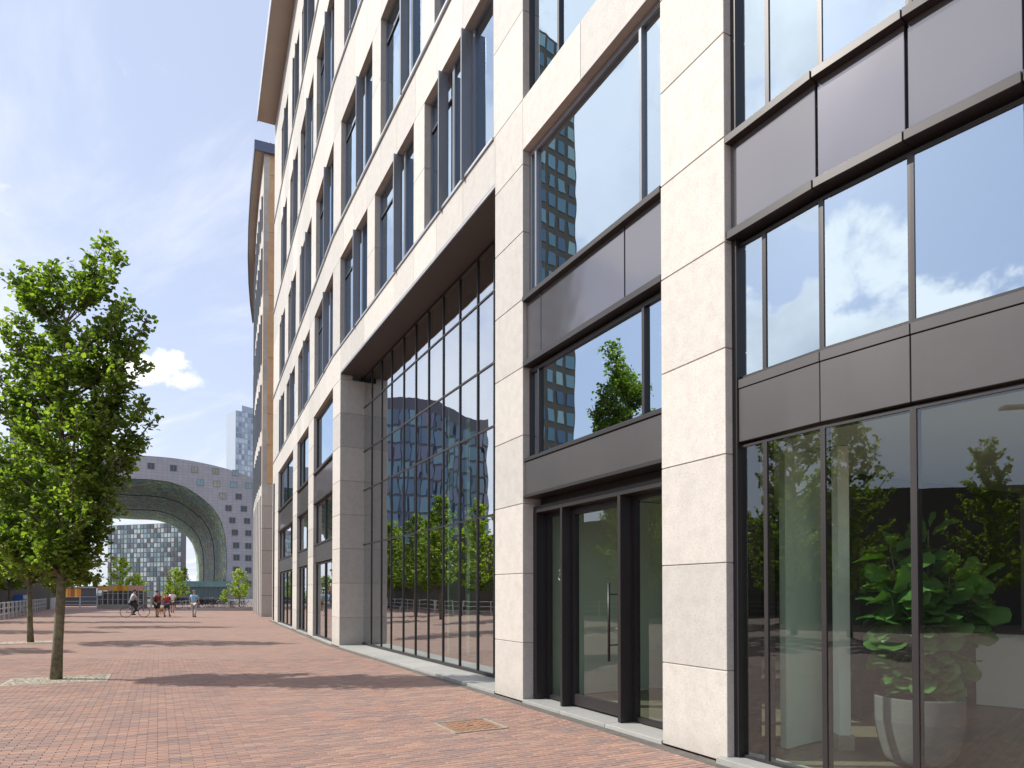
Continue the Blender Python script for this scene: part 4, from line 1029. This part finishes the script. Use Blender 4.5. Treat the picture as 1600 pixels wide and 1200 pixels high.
for k in range(len(wm)-1):
    a, b = wm[k+1], wm[k]; d_ = (b-a).normalized(); nn_ = Vector((-d_.y, d_.x))
    if nn_.dot(-a) > 0: nn_ = -nn_
    bk2 = (wm[2]-Vector((0, 20))).normalized()
    if k == len(wm)-2: nn_ = Vector((-d_.y, d_.x)); nn_ = -nn_ if nn_.dot(wm[2]-a) < 0 else nn_
    V = [(a.x, a.y, 0), (b.x, b.y, 0), (b.x+bk2.x*18, b.y+bk2.y*18, 0), (a.x+bk2.x*18, a.y+bk2.y*18, 0)]
    V += [(a.x, a.y, wz[k+1]), (b.x, b.y, wz[k]), (b.x+bk2.x*18, b.y+bk2.y*18, wz[k]), (a.x+bk2.x*18, a.y+bk2.y*18, wz[k+1])]
    mesh_obj('wall', V, BF, 'wave_frame', wb)
    L = (b-a).length; nx = max(2, int(L/1.7)); 
    for i in range(nx):
        z_top = wz[k+1]+(wz[k]-wz[k+1])*(i+.5)/nx-2.5; c_ = a+d_*(L*(i+.5)/nx)
        nzr = 3
        for j in range(11):
            h_ = z_top/11
            if (i+j) % 1 == 0:
                hw = L/nx*.40; pts = [c_-d_*hw-nn_*.15, c_+d_*hw-nn_*.15, c_+d_*hw+nn_*.05, c_-d_*hw+nn_*.05]
                MB().quadbox([tuple(p) for p in pts], h_*j+.35, h_*(j+1)-.15).build('pane', 'wave_panes', wb)
# lower street wall opposite
lw_ = [(-62, -40), (-60, 8), (-68, 40)]
facade_block('street_block', '', 'low dark street block behind the trees opposite the offices', 'building', [(-58, 62), (-44, 14)], 6.6, 16, 2, 'brown_wall', 'win_dark', .3, .4, 14)
facade_block('street_block', '', 'low dark street block facing the glass bay across the square', 'building', [(-44, 12), (-42, -70)], 6.8, 26, 2, 'brown_wall', 'win_dark', .3, .4, 14)

# ------------------------------------------------------------------ street furniture and people
# lamp mast mirrored in the glass
lm_ = empty('lamp_mast', (-24, -6.5, 0), 'tall twin headed lamp mast beyond the trees opposite', 'lamp post')
MB().tube([(-24, -6.5, 0), (-24, -6.5, 9.2)], [.09, .05], 8).build('pole', 'silver', lm_)
MB().box(-24.3, -23.7, -7.6, -5.4, 9.2, 9.3).build('lamp_head', 'silver', lm_)
# railing along the left edge
def railing(P, label, sp=1.9, h=1.0):
    P = [Vector(p) for p in P]; r = empty('railing', (P[0].x, P[0].y, 0), label, 'railing')
    L = (P[1]-P[0]).length; n_ = int(L/sp); d_ = (P[1]-P[0])/L
    for i in range(n_+1):
        c_ = P[0]+d_*L*i/n_; MB().box(c_.x-.05, c_.x+.05, c_.y-.05, c_.y+.05, 0, h+.06).build('post', 'silver', r)
    for z in (.35, .68, h):
        MB().tube([(P[0].x, P[0].y, z), (P[1].x, P[1].y, z)], .028, 6).build('rail', 'silver', r)
    return r
ra, rb_ = ground(-20, 975), ground(86, 949)
railing([(ra.x-14, ra.y-24), (ra.x, ra.y)], 'nearer length of grey railing, beyond the left edge')
railing([(ra.x, ra.y), (rb_.x, rb_.y)], 'grey metal railing with square posts receding behind the slim tree')
fa, fb = ground(98, 949.5), ground(152, 949.5)
railing([(fa.x, fa.y), (fb.x, fb.y)], 'grey railing in front of the orange kiosk', 1.5, 1.15)
ga, gb = ground(236, 949.5), ground(300, 949.0)
railing([(ga.x, ga.y), (gb.x, gb.y)], 'dark railing behind the cyclist and walkers', 1.5, 1.2)
# blue parked car behind railing
def car(x, y, rz, m, label):
    r = empty('parked_car', (x, y, 0), label, 'car')
    ca_, sa_ = math.cos(rz), math.sin(rz)
    T_ = lambda px, py, pz: (x+px*ca_-py*sa_, y+px*sa_+py*ca_, pz)
    side = [(-2.1, .35), (-2.15, .75), (-1.9, .92), (-1.15, .98), (-.55, 1.42), (.75, 1.44), (1.45, 1.02), (2.0, .95), (2.15, .6), (2.1, .35)]
    V = [T_(px, -.82 if pz < 1.1 else -.66, pz) for px, pz in side]+[T_(px, .82 if pz < 1.1 else .66, pz) for px, pz in side]; k = len(side)
    mesh_obj('body', V, [tuple(range(k)), tuple(range(k, 2*k))[::-1]]+[(i, k+i, k+(i+1) % k, (i+1) % k) for i in range(k)], m, r)
    for sy in (-1, 1):
        g2 = [(-1.0, 1.02), (-.5, 1.36), (.7, 1.38), (1.25, 1.04)]
        V = [T_(px, sy*(.845 if pz < 1.1 else .69), pz) for px, pz in g2]+[T_(px, sy*(.80 if pz < 1.1 else .65), pz) for px, pz in g2]
        mesh_obj('side_window', V, [(0, 1, 2, 3), (7, 6, 5, 4), (0, 4, 5, 1), (1, 5, 6, 2), (2, 6, 7, 3), (3, 7, 4, 0)], 'win_dark', r)
        for sx in (-1.3, 1.3):
            mb = MB(); mb.tube([T_(sx, sy*.62, .32), T_(sx, sy*.85, .32)], .32, 16); w_ = mb.build('wheel', 'rubber', r)
            MB().tube([T_(sx, sy*.84, .32), T_(sx, sy*.862, .32)], .19, 12).build('rim', 'silver', w_)
    return r
c_ = ground(14, 957); car(c_.x-2.0, c_.y+3.5, 1.9, 'blue_paint', 'blue car parked behind the railing at the left edge')
car(-47, 62, 1.9, 'white_paint', 'white car parked farther along behind the railing')
car(-40, 30, 1.9, 'dark_panel', 'dark car beyond the trees opposite the glass wall')
car(-43.5, 36, 1.9, 'silver', 'silver car beyond the trees opposite the glass wall')

# orange kiosk
def yb(u, v): return ground(u, v)
k0, k1 = depth(97, 940, 82), depth(127, 940, 82); zt_ = depth(110, 917, 82).z
ki = empty('kiosk', (k0.x, 82, 0), 'low kiosk with orange and yellow panels behind the railing', 'kiosk')
MB().box(k0.x, k1.x, 82, 85, 0, zt_-.15).build('wall', 'dark_panel', ki); MB().box(k0.x-.2, k1.x+.2, 81.8, 85.2, zt_-.15, zt_).build('roof', 'concrete', ki)
for i in range(6):
    x0 = k0.x+(k1.x-k0.x)*i/6; MB().box(x0+.02, x0+(k1.x-k0.x)/6-.02, 81.9, 81.99, zt_*.45, zt_-.2).build('panel', ('orange_panel', 'yellow_panel', 'orange_panel', 'red_tile', 'yellow_panel', 'orange_panel')[i], ki)
k0, k1 = depth(127, 940, 90), depth(152, 940, 90)
kk = empty('market_stall', (k0.x, 90, 0), 'dark market stall between the kiosk and the glass screen', 'market stall')
MB().box(k0.x, k1.x, 90, 92.5, 0, 1.2).build('stall_table', 'dark_panel', kk); MB().box(k0.x, k1.x, 89.5, 93, 2.2, 2.45).build('stall_roof', 'awning_green', kk)
for xx_ in (k0.x+.05, k1.x-.15): MB().box(xx_, xx_+.1, 89.6, 89.7, 0, 2.2).build('stall_post', 'silver', kk)
# glass screen enclosure with coloured top band
e0, e1 = ground(153, 951), ground(236, 950.5); en = empty('glass_screen', (e0.x, e0.y, 0), 'translucent glass screen with an orange patterned top band beside the cyclist', 'enclosure')
zE, zF = depth(190, 923, e0.y).z, depth(190, 915, e0.y).z
glass_mat('glass_screen', .16, (.55, .60, .62), .002)
nn_ = 9; L = e1.x-e0.x
MB().quadbox([(e0.x, e0.y-.12), (e0.x+L, e0.y-.12), (e0.x+L, e0.y+.12), (e0.x, e0.y+.12)], 0, .42).build('low_wall', 'concrete', en)
for i in range(nn_+1): MB().box(e0.x+L*i/nn_-.03, e0.x+L*i/nn_+.03, e0.y-.1, e0.y-.02, .42, zE).build('post', 'silver', en)
for i in range(nn_):
    MB().box(e0.x+L*i/nn_+.03, e0.x+L*(i+1)/nn_-.03, e0.y-.03, e0.y-.01, .45, zE-.03).build('pane', 'glass_screen', en)
    MB().box(e0.x+L*i/nn_, e0.x+L*(i+1)/nn_, e0.y+.6+.0, e0.y+.7, .0, zE-.05).build('inner_panel', 'concrete' if i % 3 else 'flat_frame', en)
    MB().box(e0.x+L*i/nn_+.005, e0.x+L*(i+1)/nn_-.005, e0.y-.16, e0.y+.1, zE, zF).build('band_panel', ('peach', 'yellow_panel', 'peach', 'yellow_panel', 'orange_panel', 'yellow_panel', 'peach', 'peach', 'peach')[i], en)
for z in (.9, 1.5): MB().box(e0.x, e1.x, e0.y-.13, e0.y-.105, z, z+.035).build('rail', 'silver', en)

# young pale trees in the square
young = make_tree('young_tree', ground(274, 948.5), 4.2, generic_limbs(4.3, 1.75, 30, 41, 1.0), .05, 'largest yellow green young tree, behind the pair of walkers', 'young trees near the hall', .17, 'leaf_young', 31, 10, 11, None, (0, 0), 'bark_dark', .40)
gy = ground(274, 948.5)
for (u, v, s_, lb) in ((254, 948.5, .62, 'small yellow green young tree between the cyclist and the pair'), (365, 948.5, 1.0, 'airy young tree in front of the hall wall near the offices'), (176, 949.5, 1.25, 'young tree rising above the orange band of the glass screen'),
                       (203, 949, .85, 'thin young tree at the right end of the glass screen'), (342, 948.5, .45, 'tiny sapling left of the airy young tree')):
    p = ground(u, v); copy_thing(young, (p.x, p.y+1.5, 0), u, s_, lb, 'young trees near the hall')
farb = copy_thing(protos[0], tuple(depth(288, 926, 330).xy)+(0,), 1, 1.9, 'distant dark green tree seen through the gap at the right of the arch', 'trees beyond the hall')

# skin based figures ---------------------------------------------------------
def skin(name, verts, edges, radii, m, parent, sub=1, root=0):
    me = bpy.data.meshes.new(name); me.from_pydata(verts, edges, []); o = bpy.data.objects.new('tmp', me); COL.objects.link(o)
    md = o.modifiers.new('s', 'SKIN'); sv = me.skin_vertices[0].data
    for i, r in enumerate(radii): sv[i].radius = r if isinstance(r, tuple) else (r, r); sv[i].use_root = (i == root)
    md.use_smooth_shade = True; ms = o.modifiers.new('u', 'SUBSURF'); ms.levels = sub; ms.render_levels = sub
    dg = bpy.context.evaluated_depsgraph_get(); nm = bpy.data.meshes.new_from_object(o.evaluated_get(dg)); bpy.data.objects.remove(o)
    nm.materials.clear(); nm.materials.append(M[m]); nm.name = name
    ob = bpy.data.objects.new(name, nm); COL.objects.link(ob); ob.parent = parent
    return ob
def person(loc, rz, J, label, shirt, legs, shoe='shoe', hair='hair_dark', long_legs=True, sleeves='short', group='people crossing the square', H=1.0, backpack=None):
    """J: joints in local metres (x right, y forward, z up)"""
    r = empty('person', loc, label, 'person', group)
    order = ['pelvis', 'waist', 'chest', 'neck', 'head', 'crown', 'shL', 'elL', 'haL', 'fiL', 'shR', 'elR', 'haR', 'fiR', 'hiL', 'knL', 'anL', 'toL', 'hiR', 'knR', 'anR', 'toR']
    V = [J[k] for k in order]; ix = {k: i for i, k in enumerate(order)}
    E = [('pelvis', 'waist'), ('waist', 'chest'), ('chest', 'neck'), ('neck', 'head'), ('head', 'crown'), ('chest', 'shL'), ('shL', 'elL'), ('elL', 'haL'), ('haL', 'fiL'), ('chest', 'shR'), ('shR', 'elR'), ('elR', 'haR'), ('haR', 'fiR'),
         ('pelvis', 'hiL'), ('hiL', 'knL'), ('knL', 'anL'), ('anL', 'toL'), ('pelvis', 'hiR'), ('hiR', 'knR'), ('knR', 'anR'), ('anR', 'toR')]
    rad = dict(pelvis=(.14, .11), waist=(.13, .10), chest=(.16, .12), neck=.055, head=(.085, .10), crown=(.07, .085), shL=.06, elL=.042, haL=.034, fiL=.028, shR=.06, elR=.042, haR=.034, fiR=.028, hiL=.09, knL=.058, anL=.042, toL=.04, hiR=.09, knR=.058, anR=.042, toR=.04)
    skin('body', V, [(ix[a], ix[b]) for a, b in E], [rad[k] for k in order], 'skin', r)
    up = lambda ks, f=1.22: None
    def shell(name, ks, es, m, f=1.18, add=.015):
        jx = {k: i for i, k in enumerate(ks)}
        rr = [tuple(x*f+add for x in rad[k]) if isinstance(rad.get(k), tuple) else ((rad.get(k, .05)*f+add),)*2 for k in ks]
        return skin(name, [J[k] for k in ks], [(jx[a], jx[b]) for a, b in es], rr, m, r)
    lerp = lambda a, b, t: tuple(a[i]+(b[i]-a[i])*t for i in range(3))
    JJ = dict(J)
    for s in 'LR':
        JJ['se'+s] = lerp(J['sh'+s], J['el'+s], .75 if sleeves == 'short' else 1.0); rad['se'+s] = .052
        JJ['ha_'+s] = lerp(J['el'+s], J['ha'+s], .9); rad['ha_'+s] = .036
        JJ['kn_'+s] = lerp(J['hi'+s], J['kn'+s], .85); rad['kn_'+s] = .075
        JJ['an_'+s] = lerp(J['kn'+s], J['an'+s], .95); rad['an_'+s] = .05
    J = JJ
    ks = ['pelvis', 'waist', 'chest', 'neck_', 'shL', 'seL', 'shR', 'seR']; J['neck_'] = lerp(J['chest'], J['neck'], .6); rad['neck_'] = .07
    es = [('pelvis', 'waist'), ('waist', 'chest'), ('chest', 'neck_'), ('chest', 'shL'), ('shL', 'seL'), ('chest', 'shR'), ('shR', 'seR')]
    if sleeves == 'long': ks += ['ha_L', 'ha_R']; es += [('seL', 'ha_L'), ('seR', 'ha_R')]
    shell('shirt', ks, es, shirt)
    ks = ['pelvis', 'hiL', 'hiR']; es = [('pelvis', 'hiL'), ('pelvis', 'hiR')]
    if long_legs:
        ks += ['knL', 'an_L', 'knR', 'an_R']; es += [('hiL', 'knL'), ('knL', 'an_L'), ('hiR', 'knR'), ('knR', 'an_R')]
    else: ks += ['kn_L', 'kn_R']; es += [('hiL', 'kn_L'), ('hiR', 'kn_R')]
    shell('trousers' if long_legs else 'shorts', ks, es, legs, 1.22)
    h = J['head']; c = J['crown']
    def loc_obj(mb, name, m):
        o = mb.build(name, m, None, True, origin=(0, 0, 0)); o.parent = r; return o
    loc_obj(MB().ball((c[0], c[1]-.02, c[2]+.0), (.088, .105, .085)), 'hair', hair)
    for s in 'LR':
        a, b = J['an'+s], J['to'+s]
        loc_obj(MB().ball(((a[0]+b[0])/2, (a[1]+b[1])/2, min(a[2], b[2])-.01), (.052, .15, .05)), 'shoe', shoe)
    if backpack: loc_obj(MB().ball((J['chest'][0], J['chest'][1]-.17, J['chest'][2]-.12), (.15, .11, .23)), 'backpack', backpack)
    r.rotation_euler = (0, 0, rz); r.scale = (H, H, H)
    return r
def walk_pose(ph=.25, arm=.2, bent=False):
    st_ = ph
    return dict(pelvis=(0, 0, .93), waist=(0, .0, 1.08), chest=(0, .01, 1.33), neck=(0, .01, 1.49), head=(0, .03, 1.60), crown=(0, .02, 1.69),
                shL=(-.19, .01, 1.40), elL=(-.25, .02-arm*.4, 1.13), haL=(-.24, .10-arm, .92 if not bent else 1.1), fiL=(-.235, .14-arm, .84 if not bent else 1.12),
                shR=(.19, .01, 1.40), elR=(.25, .02+arm*.3, 1.13), haR=(.24, .10+arm, .94 if not bent else 1.1), fiR=(.235, .15+arm, .87 if not bent else 1.12),
                hiL=(-.10, 0, .86), knL=(-.105, st_*.55+.04, .49), anL=(-.11, st_, .10), toL=(-.12, st_+.15, .06),
                hiR=(.10, 0, .86), knR=(.105, -st_*.3+.05, .48), anR=(.11, -st_, .13), toR=(.115, -st_+.13, .06))
hd = .05
p = ground(303, 964.5); person((p.x, p.y, 0), hd, walk_pose(.14, .10), 'person in a light blue shirt and pale grey trousers walking away', 'shirt_blue', 'trousers_grey', 'shoe', 'hair_grey')
p = ground(269, 957); person((p.x, p.y, 0), hd+.1, walk_pose(.12, .14, True), 'person in a white shirt and dark shorts walking away', 'shirt_white', 'shorts_grey', 'shoe', 'hair_grey', False)
p = ground(245, 964.5); person((p.x, p.y, 0), hd-.1, walk_pose(.13, .12), 'person in a dark red top and black shorts with a black backpack', 'shirt_red', 'cloth_black', 'shoe', 'hair_dark', False, backpack='cloth_black')
p = ground(253, 964); person((p.x+.05, p.y+.55, 0), hd-.1, walk_pose(-.13, .12), 'slightly shorter person in red half hidden beside the backpack wearer', 'shirt_red', 'shorts_grey', 'shoe', 'hair_dark', False, H=.93)

def bicycle(loc, rz, label, group=None, frame='black_metal', name='bicycle'):
    r = empty(name, loc, label, 'bicycle', group)
    for x in (-.53, .53):
        mb = MB(); pts = [(x+.335*math.cos(t), 0, .345+.335*math.sin(t)) for t in [2*math.pi*i/24 for i in range(25)]]
        mb.tube(pts, .018, 6, False); w_ = mb.build('wheel', 'rubber', None, True, origin=(0, 0, 0)); w_.parent = r
        sp_ = MB()
        for i in range(12):
            t = 2*math.pi*i/12; sp_.tube([(x, 0, .345), (x+.325*math.cos(t), 0, .345+.325*math.sin(t))], .003, 3, False)
        s_ = sp_.build('spokes', 'silver', None, origin=(0, 0, 0)); s_.parent = w_
    mb = MB(); bb_ = (-.08, 0, .30); seat = (-.22, 0, .82); hd_ = (.36, 0, .80); hb = (.40, 0, .66)
    for a, b in ((bb_, seat), (bb_, hb), (seat, hd_), ((-.53, 0, .345), bb_), ((-.53, 0, .345), (-.20, 0, .74)), (hb, (.53, 0, .345)), (hd_, hb), (hd_, (.33, 0, 1.0))): mb.tube([a, b], .016, 6)
    o = mb.build('frame', frame, None, origin=(0, 0, 0)); o.parent = r
    mb = MB(); mb.tube([(.22, -.27, 1.0), (.34, -.1, 1.02), (.34, .1, 1.02), (.22, .27, 1.0)], .013, 6); o = mb.build('handlebar', 'silver', None, origin=(0, 0, 0)); o.parent = r
    mb = MB(); mb.ball((-.25, 0, .92), (.13, .07, .03)); mb.tube([seat, (-.23, 0, .90)], .012, 5); o = mb.build('saddle', 'cloth_black', None, origin=(0, 0, 0)); o.parent = r
    mb = MB()
    for s_ in (-1, 1): mb.tube([(bb_[0], 0, bb_[2]), (bb_[0]+s_*.12, s_*.08, bb_[2]-s_*.12)], .009, 5); mb.box(bb_[0]+s_*.12-.04, bb_[0]+s_*.12+.04, min(s_*.08, s_*.16), max(s_*.08, s_*.16), bb_[2]-s_*.12-.01, bb_[2]-s_*.12+.01)
    o = mb.build('pedals', 'black_metal', None, origin=(0, 0, 0)); o.parent = r
    r.rotation_euler = (0, 0, rz); return r
p = ground(211, 964.5); brz = math.radians(42)
bk = bicycle((p.x, p.y, 0), brz, 'black bicycle ridden by the person in a grey shirt')
# rider: local frame turned so y = forward along the bicycle
ride = dict(pelvis=(0, -.24, .99), waist=(0, -.20, 1.13), chest=(0, -.12, 1.38), neck=(0, -.07, 1.53), head=(0, -.03, 1.64), crown=(0, -.04, 1.73),
            shL=(-.19, -.10, 1.44), elL=(-.28, .05, 1.20), haL=(-.27, .20, 1.05), fiL=(-.25, .25, 1.04), shR=(.19, -.10, 1.44), elR=(.28, .05, 1.20), haR=(.27, .20, 1.05), fiR=(.25, .25, 1.04),
            hiL=(-.10, -.20, .95), knL=(-.12, .16, .82), anL=(-.12, .04, .46), toL=(-.12, .17, .43), hiR=(.10, -.20, .95), knR=(.12, .06, .56), anR=(.12, -.18, .24), toR=(.12, -.05, .20))
person((p.x, p.y, 0), brz-math.pi/2, ride, 'person in a grey shirt with black sleeves riding the black bicycle', 'shirt_grey', 'cloth_black', 'cloth_black')
# dog between the pair
p = ground(249, 961.5); dg_ = empty('dog', (p.x, p.y+.1, 0), 'small tan dog between the two people in red', 'dog')
DV = [(0, -.28, .42), (0, 0, .43), (0, .25, .46), (0, .38, .56), (0, .50, .58), (0, .58, .55), (-.08, .24, .22), (-.08, .26, .03), (.08, .26, .22), (.08, .24, .03), (-.08, -.26, .26), (-.08, -.34, .16), (-.08, -.30, .03), (.08, -.26, .26), (.08, -.36, .16), (.08, -.33, .03), (0, -.40, .50), (0, -.50, .62)]
DE = [(0, 1), (1, 2), (2, 3), (3, 4), (4, 5), (2, 6), (6, 7), (2, 8), (8, 9), (0, 10), (10, 11), (11, 12), (0, 13), (13, 14), (14, 15), (0, 16), (16, 17)]
skin('body', DV, DE, [.09, .10, .115, .07, .065, .035, .04, .025, .04, .025, .05, .03, .025, .05, .03, .025, .025, .015], 'fur', dg_, root=1)
# bicycles parked in front of the hall
pk = ground(281, 952); bicycle((pk.x, pk.y+1, 0), .5, 'white bicycle wheeled beside the person in the white shirt', None, 'white_paint')
rk = bicycle(tuple(ground(318, 948.6)), 1.0, 'bicycle in the crowded row parked at the foot of the hall', 'bicycles parked near the hall')
rb2 = random.Random(5)
for k in range(17):
    u = 302+k*5.2+rb2.uniform(-1.5, 1.5); p = ground(u, 948.3+rb2.uniform(0, .9))
    copy_thing(rk, (p.x, p.y, 0), rb2.uniform(.6, 2.2), 1.0, 'bicycle in the crowded row parked at the foot of the hall')
# cafe screens / stalls behind them
for k, (u0, u1, v0, m_, lb, c2_) in enumerate(((226, 262, 932, 'awning_green', 'dark green awning stall behind the railing', 'market stall'), (262, 300, 934, 'dark_panel', 'black canopy stall right of the green stall', 'market stall'), (300, 342, 937, 'dark_panel', 'long dark bicycle shelter below the pavilion', 'shelter'))):
    Y = 88+k*3; a, b = depth(u0, 940, Y), depth(u1, 940, Y); zt_ = depth(u0, v0, Y).z
    r = empty('market_stall' if k < 2 else 'bicycle_shelter', (a.x, Y, 0), lb, c2_)
    MB().box(a.x, b.x, Y, Y+3, zt_-.22, zt_).build('canopy', m_, r)
    for i in range(5):
        x_ = a.x+.05+(b.x-a.x-.2)*i/4; MB().box(x_, x_+.09, Y+.05, Y+.14, 0, zt_-.22).build('post', 'silver', r)
    MB().box(a.x+.2, b.x-.2, Y+2.3, Y+2.4, 0, zt_-.5).build('back_panel', 'dark_panel', r)
    MB().box(a.x+.4, b.x-.4, Y+1.0, Y+1.7, .0, .85).build('counter', 'flat_frame', r)
